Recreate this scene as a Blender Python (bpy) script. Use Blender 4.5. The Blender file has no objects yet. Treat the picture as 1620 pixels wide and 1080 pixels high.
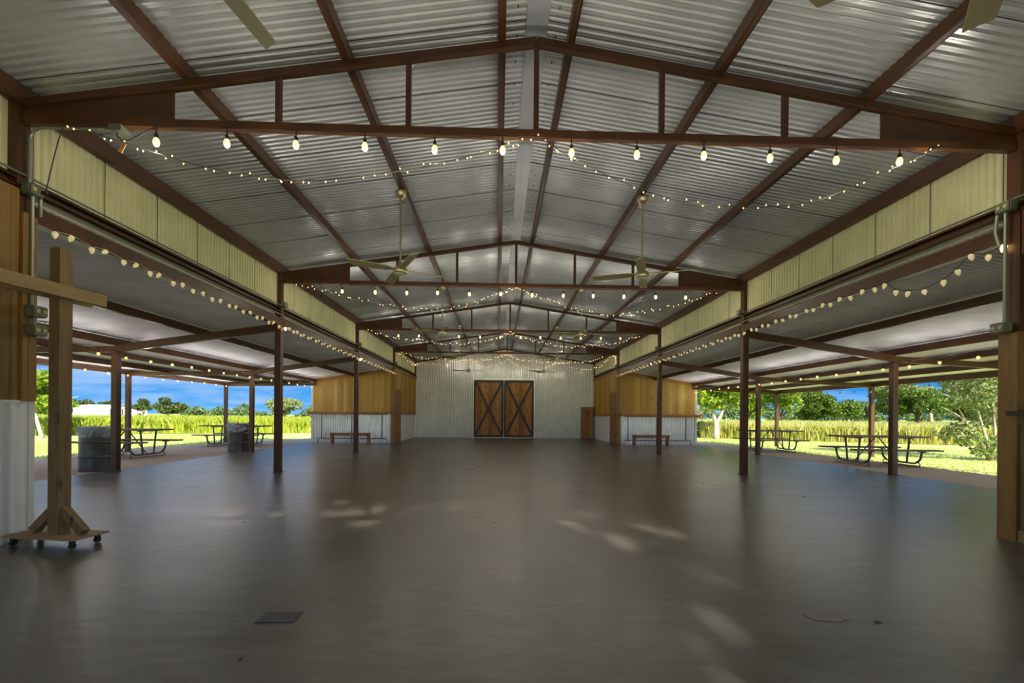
import bpy, bmesh, math, random
import numpy as np
from mathutils import Vector, Matrix
C = bpy.context.scene
col = C.collection
PI = math.pi
S = 0.8            # all coordinates below are in modelling units; finish() scales every thing to metres

# ------------------------------------------------------------------ camera
cam_d = bpy.data.cameras.new('camera'); cam = bpy.data.objects.new('camera', cam_d); col.objects.link(cam)
cam_d.sensor_width = 36; cam_d.lens = 695 / 1620 * 36
cam_d.shift_y = (657.93 - 540) / 1620
cam_d.clip_start = 0.05; cam_d.clip_end = 3000
cam.matrix_world = (Matrix.Translation((-0.422 * S, 0, 1.495 * S)) @ Matrix.Rotation(math.radians(-1.724), 4, 'Z')
                    @ Matrix.Rotation(PI / 2, 4, 'X') @ Matrix.Rotation(math.radians(0.493), 4, 'Z'))
C.camera = cam

# ------------------------------------------------------------------ world, sun, exposure
C.view_settings.view_transform = 'Standard'; C.view_settings.look = 'None'
C.view_settings.gamma = 1; C.view_settings.use_curve_mapping = False
C.view_settings.exposure = 0.86
W = bpy.data.worlds.new('sky'); C.world = W; W.use_nodes = True
nt = W.node_tree; nt.nodes.clear()
def N(t, typ, **k):
    n = t.nodes.new(typ)
    for a, b in k.items(): setattr(n, a, b)
    return n
def L(t, a, b): t.links.new(a, b)
def MATH(t, op, a, b=None, c=None, clamp=False):
    n = N(t, 'ShaderNodeMath', operation=op, use_clamp=clamp)
    for i, v in enumerate((a, b, c)):
        if v is None: continue
        if isinstance(v, (int, float)): n.inputs[i].default_value = v
        else: L(t, v, n.inputs[i])
    return n.outputs[0]
def RAMP(t, fac, stops, interp='LINEAR'):
    n = N(t, 'ShaderNodeValToRGB'); r = n.color_ramp; r.interpolation = interp
    while len(r.elements) < len(stops): r.elements.new(0.5)
    for e, (p, c) in zip(r.elements, stops):
        e.position = p; e.color = (c, c, c, 1) if isinstance(c, (int, float)) else (*c, 1)
    L(t, fac, n.inputs[0]); return n.outputs[0]
def MIX(t, fac, a, b, mode='MIX'):
    n = N(t, 'ShaderNodeMix', data_type='RGBA', blend_type=mode)
    for s, v in ((n.inputs[0], fac), (n.inputs[6], a), (n.inputs[7], b)):
        if isinstance(v, (int, float)): s.default_value = v
        elif isinstance(v, tuple): s.default_value = (*v, 1)
        else: L(t, v, s)
    return n.outputs[2]
SUN_DIR = Vector((-0.30, 0.95, 0)).normalized()       # horizontal heading of the sunlight
SUN_EL = math.radians(33)
tc = N(nt, 'ShaderNodeTexCoord'); sx = N(nt, 'ShaderNodeSeparateXYZ'); L(nt, tc.outputs['Generated'], sx.inputs[0])
zz = MATH(nt, 'MAXIMUM', sx.outputs[2], 0.0)
skyc = RAMP(nt, zz, [(0.0, (0.13, 0.42, 0.86)), (0.06, (0.03, 0.27, 0.72)), (0.12, (0.03, 0.20, 0.62)), (0.5, (0.16, 0.36, 0.75)), (1.0, (0.2, 0.36, 0.7))])
# wispy cirrus, projected on a plane high above
den = MATH(nt, 'ADD', zz, 0.10)
cx = MATH(nt, 'DIVIDE', sx.outputs[0], den); cy = MATH(nt, 'DIVIDE', sx.outputs[1], den)
cmb = N(nt, 'ShaderNodeCombineXYZ'); L(nt, cx, cmb.inputs[0]); L(nt, cy, cmb.inputs[1])
mp = N(nt, 'ShaderNodeMapping'); mp.inputs['Scale'].default_value = (0.42, 0.55, 1); mp.inputs['Rotation'].default_value = (0, 0, 0.4)
L(nt, cmb.outputs[0], mp.inputs[0])
nz = N(nt, 'ShaderNodeTexNoise'); nz.inputs['Scale'].default_value = 1.0; nz.inputs['Detail'].default_value = 7; nz.inputs['Roughness'].default_value = 0.6; nz.inputs['Distortion'].default_value = 0.5
L(nt, mp.outputs[0], nz.inputs[0])
cl = RAMP(nt, nz.outputs[0], [(0.42, 0.0), (0.70, 0.85)])
skyc = MIX(nt, cl, skyc, (0.50, 0.66, 0.86))
# hazy bright sky around the sun
vd = N(nt, 'ShaderNodeVectorMath', operation='DOT_PRODUCT')
sv = (-SUN_DIR * math.cos(SUN_EL)) + Vector((0, 0, math.sin(SUN_EL)))
vd.inputs[1].default_value = sv; L(nt, tc.outputs['Generated'], vd.inputs[0])
gl = MATH(nt, 'POWER', MATH(nt, 'MAXIMUM', vd.outputs['Value'], 0.0), 5.0)
sc = N(nt, 'ShaderNodeVectorMath', operation='SCALE'); sc.inputs[0].default_value = (1.0, 0.93, 0.80); L(nt, MATH(nt, 'MULTIPLY', gl, 2.0), sc.inputs['Scale'])
add = N(nt, 'ShaderNodeVectorMath', operation='ADD'); L(nt, skyc, add.inputs[0]); L(nt, sc.outputs[0], add.inputs[1])
bg = N(nt, 'ShaderNodeBackground'); bg.inputs[1].default_value = 0.66; L(nt, add.outputs[0], bg.inputs[0])
wo = N(nt, 'ShaderNodeOutputWorld'); L(nt, bg.outputs[0], wo.inputs[0])

sd = bpy.data.lights.new('sun', 'SUN'); sun = bpy.data.objects.new('sun', sd); col.objects.link(sun)
sd.energy = 5.6; sd.angle = math.radians(0.6); sd.color = (1.0, 0.93, 0.82)
sun.rotation_euler = (-sv).to_track_quat('-Z', 'Y').to_euler()
BULB_W = 1.8       # point light inside each large hanging bulb
MINI_E = 2.4
AISLE_W = 2.6       # point light inside each lean-to bulb
FAIRY_W = 3.2       # light given by each length of fairy lights

# ------------------------------------------------------------------ material helpers
def new_mat(name):
    m = bpy.data.materials.new(name); m.use_nodes = True; t = m.node_tree; t.nodes.clear()
    p = N(t, 'ShaderNodeBsdfPrincipled'); o = N(t, 'ShaderNodeOutputMaterial'); L(t, p.outputs[0], o.inputs[0])
    return m, t, p
def obj_co(t, scale=(1, 1, 1), world=False):
    g = N(t, 'ShaderNodeNewGeometry') if world else N(t, 'ShaderNodeTexCoord')
    mp = N(t, 'ShaderNodeMapping'); mp.inputs['Scale'].default_value = scale
    L(t, g.outputs['Position'] if world else g.outputs['Object'], mp.inputs[0]); return mp.outputs[0]
def noise(t, co, scale, detail=4, rough=0.5, dist=0):
    n = N(t, 'ShaderNodeTexNoise'); n.inputs['Scale'].default_value = scale; n.inputs['Detail'].default_value = detail
    n.inputs['Roughness'].default_value = rough; n.inputs['Distortion'].default_value = dist; L(t, co, n.inputs[0]); return n.outputs[0]
def bump(t, p, h, strength=0.2, dist=0.01):
    b = N(t, 'ShaderNodeBump'); b.inputs['Strength'].default_value = strength; b.inputs['Distance'].default_value = dist
    L(t, h, b.inputs['Height']); L(t, b.outputs[0], p.inputs['Normal'])
def simple(name, c, rough=0.5, metal=0.0, var=0.15, nscale=6, bmp=0.0, spec=0.5, world=False):
    m, t, p = new_mat(name); co = obj_co(t, world=world); n = noise(t, co, nscale, 5)
    a = tuple(x * (1 - var) for x in c); b = tuple(min(1, x * (1 + var)) for x in c)
    L(t, RAMP(t, n, [(0.3, a), (0.7, b)]), p.inputs['Base Color'])
    p.inputs['Roughness'].default_value = rough; p.inputs['Metallic'].default_value = metal; p.inputs['Specular IOR Level'].default_value = spec
    if bmp: bump(t, p, noise(t, co, nscale * 8, 3), bmp)
    return m
def wood(name, c1, c2, plank_axis=None, width=0.17, grain='Z', knots=0.5, rough=0.55):
    m, t, p = new_mat(name)
    tcn = N(t, 'ShaderNodeTexCoord'); s = N(t, 'ShaderNodeSeparateXYZ'); L(t, tcn.outputs['Object'], s.inputs[0])
    off = None
    if plank_axis:
        fl = MATH(t, 'FLOOR', MATH(t, 'DIVIDE', s.outputs['XYZ'.index(plank_axis)], width))
        wn = N(t, 'ShaderNodeTexWhiteNoise', noise_dimensions='1D'); L(t, fl, wn.inputs['W']); off = wn.outputs['Value']
    sc = {'X': (1.2, 14, 14), 'Y': (14, 1.2, 14), 'Z': (14, 14, 1.2)}[grain]
    mp = N(t, 'ShaderNodeMapping'); mp.inputs['Scale'].default_value = sc; L(t, tcn.outputs['Object'], mp.inputs[0])
    if off is not None:
        cb = N(t, 'ShaderNodeCombineXYZ'); o10 = MATH(t, 'MULTIPLY', off, 37.0)
        for i in range(3): L(t, o10, cb.inputs[i])
        L(t, cb.outputs[0], mp.inputs['Location'])
    g = noise(t, mp.outputs[0], 1.0, 6, 0.6, 1.2)
    fac = g
    if off is not None: fac = MATH(t, 'ADD', MATH(t, 'MULTIPLY', g, 0.6), MATH(t, 'MULTIPLY', off, 0.4))
    c = RAMP(t, fac, [(0.25, c2), (0.72, c1)])
    if knots:
        sk = {'X': (1.6, 5, 5), 'Y': (5, 1.6, 5), 'Z': (5, 5, 1.6)}[grain]
        mk = N(t, 'ShaderNodeMapping'); mk.inputs['Scale'].default_value = sk; L(t, tcn.outputs['Object'], mk.inputs[0])
        v = N(t, 'ShaderNodeTexVoronoi'); v.inputs['Scale'].default_value = 1.0; L(t, mk.outputs[0], v.inputs[0])
        k = RAMP(t, v.outputs['Distance'], [(0.06, knots), (0.16, 0.0)] if knots < 1 else [(0.10, 1.0), (0.24, 0.0)])
        c = MIX(t, k, c, tuple(x * 0.25 for x in c2))
    L(t, c, p.inputs['Base Color']); p.inputs['Roughness'].default_value = rough
    bump(t, p, g, 0.25, 0.004)
    return m
def emis(name, c, strength):
    m, t, p = new_mat(name); p.inputs['Base Color'].default_value = (*c, 1)
    p.inputs['Emission Color'].default_value = (*c, 1); p.inputs['Emission Strength'].default_value = strength
    co = obj_co(t); n = noise(t, co, 30, 2); L(t, RAMP(t, n, [(0.2, tuple(x * 0.9 for x in c)), (0.8, c)]), p.inputs['Base Color'])
    return m
def leafmat(name, c1, c2, c3=None, trans=0.35, rough=0.5):
    m = bpy.data.materials.new(name); m.use_nodes = True; t = m.node_tree; t.nodes.clear()
    g = N(t, 'ShaderNodeNewGeometry'); stops = [(0.0, c1), (0.6, c2)] + ([(1.0, c3)] if c3 else [])
    c = RAMP(t, g.outputs['Random Per Island'], stops)
    p = N(t, 'ShaderNodeBsdfPrincipled'); p.inputs['Roughness'].default_value = rough; L(t, c, p.inputs['Base Color']); p.inputs['Specular IOR Level'].default_value = 0.3
    tr = N(t, 'ShaderNodeBsdfTranslucent'); L(t, c, tr.inputs[0])
    mx = N(t, 'ShaderNodeMixShader'); mx.inputs[0].default_value = trans; L(t, p.outputs[0], mx.inputs[1]); L(t, tr.outputs[0], mx.inputs[2])
    o = N(t, 'ShaderNodeOutputMaterial'); L(t, mx.outputs[0], o.inputs[0]); return m

M = {}
M['steel'] = simple('brown_painted_steel', (0.082, 0.029, 0.0075), 0.42, 0, 0.25, 3, 0.05)
M['galv'] = simple('galvanised_roof_sheet', (0.59, 0.635, 0.65), 0.32, 0.5, 0.12, 1.5, 0.03)
M['galv2'] = simple('galvanised_lean_to_sheet', (0.88, 0.86, 0.88), 0.5, 0.1, 0.10, 1.5, 0.03)
M['seam'] = simple('painted_lap_shadow', (0.05, 0.045, 0.04), 0.8)  # dark strip colour, paints in the shadow line at each sheet lap
M['ivory'] = simple('ivory_painted_sheet', (0.74, 0.72, 0.44), 0.42, 0.0, 0.08, 2.5, 0.02)
M['ivory_back'] = simple('stone_painted_sheet', (0.74, 0.77, 0.71), 0.28, 0.25, 0.08, 2.0, 0.02)
M['white'] = simple('white_painted_sheet', (0.80, 0.80, 0.80), 0.4, 0.0, 0.08, 2.0, 0.02)
M['zinc'] = simple('zinc_corrugated_sheet', (0.86, 0.88, 0.90), 0.26, 0.6, 0.10, 2.0, 0.02)
M['ridge'] = simple('ridge_cap_sheet', (0.55, 0.60, 0.66), 0.4, 0.3, 0.08, 2)
M['pine_x'] = wood('stained_pine_boards', (0.66, 0.42, 0.09), (0.36, 0.19, 0.03), 'X', 0.165, 'Z', 0.8)
M['pine_y'] = wood('stained_pine_boards_side', (0.60, 0.36, 0.045), (0.36, 0.18, 0.02), 'Y', 0.165, 'Z', 0.6)
M['pine_trim'] = wood('pine_trim', (0.50, 0.24, 0.05), (0.30, 0.13, 0.022), None, 1, 'X', 0.4)
M['pine_trim_z'] = wood('pine_trim_upright', (0.33, 0.19, 0.045), (0.20, 0.105, 0.022), None, 1, 'Z', 0.6)
M['pine_trim_y'] = wood('pine_trim_long', (0.42, 0.21, 0.05), (0.28, 0.13, 0.028), None, 1, 'Y', 0.5)
M['door'] = wood('knotty_barn_door_boards', (0.46, 0.22, 0.045), (0.24, 0.095, 0.016), 'X', 0.247, 'Z', 1.0)
M['doorside'] = wood('narrow_door_wood', (0.34, 0.17, 0.07), (0.22, 0.10, 0.04), None, 1, 'Z', 0.7)
M['darktimber'] = wood('dark_stained_bracing', (0.065, 0.05, 0.04), (0.03, 0.024, 0.02), None, 1, 'Z', 0.0)
M['rough'] = wood('rough_sawn_timber', (0.27, 0.18, 0.085), (0.14, 0.09, 0.038), None, 1, 'Z', 0.9, 0.7)
M['rough_y'] = wood('rough_sawn_plank', (0.40, 0.29, 0.13), (0.26, 0.17, 0.07), None, 1, 'Y', 0.9, 0.7)
M['rough_x'] = wood('weathered_base_board', (0.40, 0.28, 0.16), (0.26, 0.17, 0.09), None, 1, 'X', 0.6, 0.7)
M['table'] = wood('weathered_table_plank', (0.22, 0.15, 0.11), (0.12, 0.08, 0.055), None, 1, 'X', 0.3, 0.7)
M['cab'] = wood('old_cabinet_wood', (0.36, 0.24, 0.12), (0.22, 0.135, 0.06), None, 1, 'Z', 0.8)
M['bench'] = wood('bench_wood', (0.36, 0.16, 0.06), (0.22, 0.09, 0.03), None, 1, 'X', 0.4)
M['black'] = simple('black_plastic', (0.015, 0.014, 0.013), 0.5)
M['cord'] = simple('dark_cord', (0.03, 0.025, 0.02), 0.6)
M['gcord'] = simple('green_cord', (0.035, 0.05, 0.02), 0.6)
M['wcord'] = simple('pale_cord', (0.5, 0.45, 0.25), 0.6)
M['conduit'] = simple('grey_conduit', (0.24, 0.26, 0.20), 0.4, 0.3, 0.1)
M['box'] = simple('grey_electrical_box', (0.17, 0.19, 0.13), 0.5, 0.3, 0.15)
M['recept'] = simple('ivory_receptacle', (0.55, 0.48, 0.18), 0.4)
M['tablesteel'] = simple('dark_galvanised_tube', (0.10, 0.11, 0.125), 0.35, 0.7, 0.2)
M['pipe'] = simple('black_iron_pipe', (0.03, 0.028, 0.028), 0.4, 0.5)
M['drum'] = simple('dark_steel_drum', (0.085, 0.085, 0.085), 0.4, 0.5, 0.35, 4, 0.1)
M['brass'] = simple('brushed_brass', (0.62, 0.56, 0.34), 0.3, 0.85, 0.1)
M['blade'] = simple('cream_fan_blade', (0.50, 0.44, 0.22), 0.5, 0, 0.06, 4)
M['fanglass'] = simple('frosted_cap', (0.7, 0.68, 0.55), 0.4)
M['plate'] = simple('dark_floor_plate', (0.055, 0.06, 0.07), 0.45, 0.4, 0.2, 8)
M['patch'] = simple('patched_concrete', (0.19, 0.18, 0.16), 0.6, 0, 0.15, 10)
M['leafbit'] = simple('dry_leaf', (0.10, 0.055, 0.02), 0.7)
M['tag'] = simple('brown_paper_tag', (0.45, 0.22, 0.08), 0.7)
M['edison'] = emis('glowing_filament_glass', (1.0, 0.62, 0.27), 1.1)
M['mini'] = emis('mini_bulb_glow', (1.0, 0.50, 0.18), MINI_E)
M['c9'] = emis('cream_faceted_bulb', (0.95, 0.78, 0.42), 0.16)  # unlit bulbs, faint glow put into the material to keep them cream
M['c9lit'] = emis('cream_faceted_bulb_lit', (1.0, 0.70, 0.32), 2.5)
M['amber'] = emis('amber_bulb_glow', (1.0, 0.46, 0.11), 0.95)
M['barnwhite'] = simple('white_barn_sheet', (0.85, 0.85, 0.85), 0.5, 0, 0.03)
M['redpaint'] = simple('rusty_red_paint', (0.35, 0.12, 0.06), 0.6)
M['bark'] = simple('pale_bark', (0.42, 0.36, 0.28), 0.85, 0, 0.35, 5, 0.5)
M['barkd'] = simple('dark_bark', (0.10, 0.08, 0.06), 0.9, 0, 0.35, 5, 0.5)
M['leaf_bright'] = leafmat('bright_green_leaves', (0.10, 0.20, 0.012), (0.24, 0.36, 0.025), (0.38, 0.46, 0.05))
M['leaf_mid'] = leafmat('mid_green_leaves', (0.05, 0.11, 0.012), (0.12, 0.20, 0.025), (0.20, 0.28, 0.05))
M['leaf_dark'] = leafmat('dark_oak_leaves', (0.035, 0.06, 0.015), (0.08, 0.12, 0.03), (0.14, 0.17, 0.06), 0.2)
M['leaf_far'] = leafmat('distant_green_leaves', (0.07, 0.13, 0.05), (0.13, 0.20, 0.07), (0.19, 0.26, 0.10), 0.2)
M['leaf_pale'] = leafmat('sparse_pale_leaves', (0.12, 0.21, 0.04), (0.28, 0.36, 0.10), (0.50, 0.43, 0.26))
M['meadow_blade'] = leafmat('tall_meadow_grass', (0.28, 0.40, 0.02), (0.46, 0.54, 0.045), (0.60, 0.60, 0.16), 0.45)
M['meadow_seed'] = leafmat('seeding_meadow_grass', (0.48, 0.54, 0.08), (0.66, 0.66, 0.20), (0.78, 0.66, 0.40), 0.55)
M['lawn_blade'] = leafmat('short_lawn_grass', (0.38, 0.48, 0.10), (0.52, 0.60, 0.16), (0.66, 0.68, 0.28), 0.5)
# clear plastic bag
m, t, p = new_mat('clear_plastic_bag'); p.inputs['Base Color'].default_value = (0.62, 0.72, 0.85, 1); p.inputs['Roughness'].default_value = 0.12
L(t, RAMP(t, noise(t, obj_co(t), 3.0, 3, 0.5, 1.0), [(0.40, 0.12), (0.66, 0.62)]), p.inputs['Alpha']); bump(t, p, noise(t, obj_co(t), 9, 4, 0.6, 1.0), 0.8, 0.03); M['bag'] = m  # cloudy alpha patches stand in for whitish highlights on the plastic
# concrete
m, t, p = new_mat('polished_concrete_slab'); co = obj_co(t)
n1 = noise(t, obj_co(t, (0.7, 1.5, 1)), 0.9, 6, 0.6, 0.3); n2 = noise(t, obj_co(t, (0.6, 2.0, 1)), 5, 7, 0.7, 0.3); n3 = noise(t, co, 0.18, 3)
c = MIX(t, RAMP(t, n1, [(0.2, 0.0), (0.8, 1.0)]), (0.060, 0.057, 0.052), (0.155, 0.149, 0.137))
c = MIX(t, RAMP(t, n2, [(0.42, 0.0), (0.68, 0.7)]), c, (0.058, 0.053, 0.047))
c = MIX(t, RAMP(t, n3, [(0.4, 0.0), (0.7, 0.35)]), c, (0.105, 0.092, 0.072)); L(t, c, p.inputs['Base Color'])
L(t, RAMP(t, n1, [(0.25, 0.26), (0.75, 0.39)]), p.inputs['Roughness']); p.inputs['Specular IOR Level'].default_value = 0.85
sc_ = obj_co(t, (1, 2.6, 1)); bump(t, p, noise(t, sc_, 2.2, 3, 0.5), 0.07, 0.05); M['concrete'] = m
# gravel
m, t, p = new_mat('decomposed_granite_gravel'); co = obj_co(t)
n1 = noise(t, co, 26, 6, 0.7); n2 = noise(t, co, 0.8, 4)
c = MIX(t, n1, (0.30, 0.205, 0.165), (0.66, 0.52, 0.45)); c = MIX(t, RAMP(t, n2, [(0.4, 0.0), (0.7, 0.4)]), c, (0.55, 0.43, 0.37))
L(t, c, p.inputs['Base Color']); p.inputs['Roughness'].default_value = 0.95; bump(t, p, n1, 0.9, 0.03); M['gravel'] = m
# lawn + meadow ground
m, t, p = new_mat('mown_lawn_ground'); co = obj_co(t)
n1 = noise(t, co, 0.35, 5); n2 = noise(t, co, 18, 5, 0.7)
c = MIX(t, n1, (0.48, 0.56, 0.15), (0.66, 0.68, 0.28)); c = MIX(t, RAMP(t, n2, [(0.3, 0.0), (0.8, 0.6)]), c, (0.36, 0.46, 0.09)); L(t, c, p.inputs['Base Color'])
p.inputs['Roughness'].default_value = 0.9; bump(t, p, n2, 0.6, 0.05); M['lawn'] = m
m, t, p = new_mat('meadow_ground'); co = obj_co(t, (1, 1, 1))
n1 = noise(t, co, 0.05, 6, 0.65); n2 = noise(t, co, 3, 5, 0.7)
c = RAMP(t, n1, [(0.3, (0.30, 0.40, 0.05)), (0.5, (0.42, 0.50, 0.07)), (0.7, (0.55, 0.55, 0.20))]); c = MIX(t, n2, c, (0.30, 0.38, 0.04)); L(t, c, p.inputs['Base Color'])
p.inputs['Roughness'].default_value = 0.95; M['meadow'] = m

# ------------------------------------------------------------------ mesh helpers
def obj(name, bm, mat, parent=None, label=None, cat=None, group=None, kind=None, smooth=False):
    if isinstance(bm, bmesh.types.BMesh):
        bmesh.ops.recalc_face_normals(bm, faces=bm.faces)
        me = bpy.data.meshes.new(name); bm.to_mesh(me); bm.free()
    else: me = bm
    for m_ in (mat if isinstance(mat, (list, tuple)) else [mat]): me.materials.append(m_)
    if smooth:
        for f in me.polygons: f.use_smooth = True
    o = bpy.data.objects.new(name, me); col.objects.link(o)
    if parent is not None: o.parent = parent
    tag(o, label, cat, group, kind); return o
def tag(o, label=None, cat=None, group=None, kind=None):
    if label: o['label'] = label
    if cat: o['category'] = cat
    if group: o['group'] = group
    if kind: o['kind'] = kind
    return o
def thing(name, loc, label, cat, group=None, rz=0):
    o = bpy.data.objects.new(name, None); col.objects.link(o); o.location = loc; o.rotation_euler = (0, 0, rz)
    o.empty_display_size = 0.1
    return tag(o, label, cat, group)
def copy_tree(o, parent=None):
    c = o.copy(); col.objects.link(c); c.parent = parent
    for ch in list(o.children): copy_tree(ch, c)
    return c
def box(bm, x0, x1, y0, y1, z0, z1, mi=0):
    v = [bm.verts.new((x, y, z)) for z in (z0, z1) for x, y in ((x0, y0), (x1, y0), (x1, y1), (x0, y1))]
    for q in ((0, 1, 2, 3), (4, 5, 6, 7), (0, 1, 5, 4), (1, 2, 6, 5), (2, 3, 7, 6), (3, 0, 4, 7)):
        bm.faces.new([v[i] for i in q]).material_index = mi
def BM(): return bmesh.new()
def bx(*a):
    bm = BM(); box(bm, *a); return bm
def bar(bm, p0, p1, w, h, up=(0, 0, 1), mi=0, ext=0.0):
    p0, p1 = Vector(p0), Vector(p1); d = (p1 - p0).normalized(); p0 = p0 - d * ext; p1 = p1 + d * ext
    s = d.cross(Vector(up)).normalized(); u = s.cross(d).normalized()
    v = [bm.verts.new(p + s * a * w / 2 + u * b * h / 2) for p in (p0, p1) for a, b in ((-1, -1), (1, -1), (1, 1), (-1, 1))]
    for q in ((0, 1, 2, 3), (4, 5, 6, 7), (0, 1, 5, 4), (1, 2, 6, 5), (2, 3, 7, 6), (3, 0, 4, 7)):
        bm.faces.new([v[i] for i in q]).material_index = mi
def tube(bm, pts, r, n=8, caps=True, mi=0):
    pts = [Vector(p) for p in pts]; rings = []
    rr = r if isinstance(r, (list, tuple)) else [r] * len(pts)
    prev = None
    for i, p in enumerate(pts):
        d = (pts[min(i + 1, len(pts) - 1)] - pts[max(i - 1, 0)]).normalized()
        if prev is None:
            a = Vector((0, 0, 1)) if abs(d.z) < 0.9 else Vector((1, 0, 0)); s = d.cross(a).normalized()
        else: s = (prev - d * prev.dot(d)).normalized()
        prev = s; u = d.cross(s)
        rings.append([bm.verts.new(p + (s * math.cos(2 * PI * k / n) + u * math.sin(2 * PI * k / n)) * rr[i]) for k in range(n)])
    for a, b in zip(rings, rings[1:]):
        for k in range(n): bm.faces.new((a[k], a[(k + 1) % n], b[(k + 1) % n], b[k])).material_index = mi
    if caps: bm.faces.new(rings[0][::-1]).material_index = mi; bm.faces.new(rings[-1]).material_index = mi
def lathe(bm, prof, n=16, c=(0, 0, 0), mi=0):
    rings = []
    for r, z in prof:
        rings.append([bm.verts.new((c[0] + max(r, 1e-4) * math.cos(2 * PI * k / n), c[1] + max(r, 1e-4) * math.sin(2 * PI * k / n), c[2] + z)) for k in range(n)])
    for a, b in zip(rings, rings[1:]):
        for k in range(n): bm.faces.new((a[k], a[(k + 1) % n], b[(k + 1) % n], b[k])).material_index = mi
    return rings
def corr(bm, P, U, V, length, v0, v1, nrm, pitch=0.095, amp=0.012, seam=None, seam_off=0.0, rib='sine'):
    """ribbed sheet: ribs spaced along U, running along V from v0(u) to v1(u)"""
    P, U, V, nrm = Vector(P), Vector(U), Vector(V), Vector(nrm)
    f0 = v0 if callable(v0) else (lambda u: v0); f1 = v1 if callable(v1) else (lambda u: v1)
    prof = [(0.0, 0), (0.30, 0), (0.42, 0.8), (0.5, 1), (0.68, 1), (0.80, 0.8), (0.9, 0)] if rib == 'box' else [(0.0, 0), (0.5, 0), (0.56, 1), (0.86, 1), (0.92, 0)] if rib == 'deep' else [(k / 6, 0.5 - 0.5 * math.cos(2 * PI * k / 6)) for k in range(6)]
    us = []; u = 0; k = 0
    while u < length:
        for a, h in prof:
            q = (k + a) * pitch
            if q <= length: us.append((q, h))
        k += 1; u = k * pitch
    prev = None
    for q, h in us:
        a = bm.verts.new(P + U * q + V * f0(q) + nrm * h * amp); b = bm.verts.new(P + U * q + V * f1(q) + nrm * h * amp)
        if prev: bm.faces.new((prev[0], a, b, prev[1]))
        prev = (a, b)
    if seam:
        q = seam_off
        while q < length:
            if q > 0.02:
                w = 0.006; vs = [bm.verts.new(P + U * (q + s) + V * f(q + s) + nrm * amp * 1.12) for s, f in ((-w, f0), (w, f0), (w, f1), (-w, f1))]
                bm.faces.new(vs).material_index = 1  # dark ribbon standing in for the shadow along the lap
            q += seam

Y = [5.33 + 6.159 * i for i in range(5)]         # truss lines 1..5 (the fifth is the back wall)
Y0 = Y[0] - 6.159                                  # open front end just behind the camera
HW = 6.095
def topz(x): return 6.08 - 0.155 * abs(x)
def roofz(x): return topz(x) + 0.175
ORD = ['first', 'second', 'third', 'fourth', 'fifth', 'sixth', 'seventh', 'eighth', 'ninth', 'tenth', 'eleventh', 'twelfth']
SIDE = {-1: 'left', 1: 'right'}
st = M['steel']

# ------------------------------------------------------------------ ground
obj('floor', bx(-10.45, 10.45, Y0 - 0.4, Y[4] + 0.3, -0.35, 0.0), M['concrete'], kind='structure')
def poly(name, pts, z, mat, **k):
    bm = BM(); bm.faces.new([bm.verts.new((x, y, z)) for x, y in pts]); return obj(name, bm, mat, **k)
# gravel aprons as thin slabs following the lean-to edges
def slab(name, pts, z0, z1, mat, **k):
    bm = BM(); f = bm.faces.new([bm.verts.new((x, y, z0)) for x, y in pts]); r = bmesh.ops.extrude_face_region(bm, geom=[f])
    bmesh.ops.translate(bm, verts=[v for v in r['geom'] if isinstance(v, bmesh.types.BMVert)], vec=(0, 0, z1 - z0)); return obj(name, bm, mat, **k)
def wob(pts, amp, seed):
    rnd = random.Random(seed); out = []
    for (a, b), (c, d) in zip(pts, pts[1:]):
        n = 10
        for i in range(n):
            f = i / n; out.append((a + (c - a) * f + rnd.uniform(-amp, amp), b + (d - b) * f))
    out.append(pts[-1]); return out
slab('gravel_ground_left', [(-10.45, -6), (-10.45, 34)] + wob([(-12.4, 34), (-12.6, 28.8), (-14.6, 23.2), (-16.0, 20.8), (-15.5, 14.6), (-15.8, 8), (-16, -6)], 0.12, 1), -0.3, -0.05, M['gravel'], kind='structure')
slab('gravel_ground_right', wob([(15.2, -6), (14.2, 8), (13.55, 11.9), (13.4, 14.7), (13.1, 20), (12.2, 26.8), (12.0, 34)], 0.10, 2) + [(10.45, 34), (10.45, -6)], -0.3, -0.05, M['gravel'], kind='structure')
slab('gravel_ground_front', [(-16, -6.4), (-16, -12), (15.2, -12), (15.2, -6.0), (10.45, -6), (10.45, Y0 - 0.4), (-10.45, Y0 - 0.4), (-10.45, -6)], -0.3, -0.05, M['gravel'], kind='structure')
bm = BM(); bm.faces.new([bm.verts.new(p) for p in ((-900, -500, -0.1), (900, -500, -0.1), (900, 1200, -0.1), (-900, 1200, -0.1))])
obj('lawn_ground', bm, M['lawn'], kind='structure')
ML = [(-16.5, 38.3), (-27, 34.4), (-31.4, 30.5), (-40, 18), (-44, 0)]
MR = [(15.8, 34.7), (23.4, 28.9), (30.0, 25.8), (36, 22), (46, 0)]
poly('meadow_ground_left', [(-16.5, 38.3), (-10, 60), (-10, 1150), (-880, 1150), (-880, -200), (-60, -200)] + ML[::-1][:-1], -0.06, M['meadow'], kind='structure')
poly('meadow_ground_right', [(15.8, 34.7)] + MR[1:] + [(60, -200), (880, -200), (880, 1150), (10, 1150), (10, 60)], -0.06, M['meadow'], kind='structure')

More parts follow.
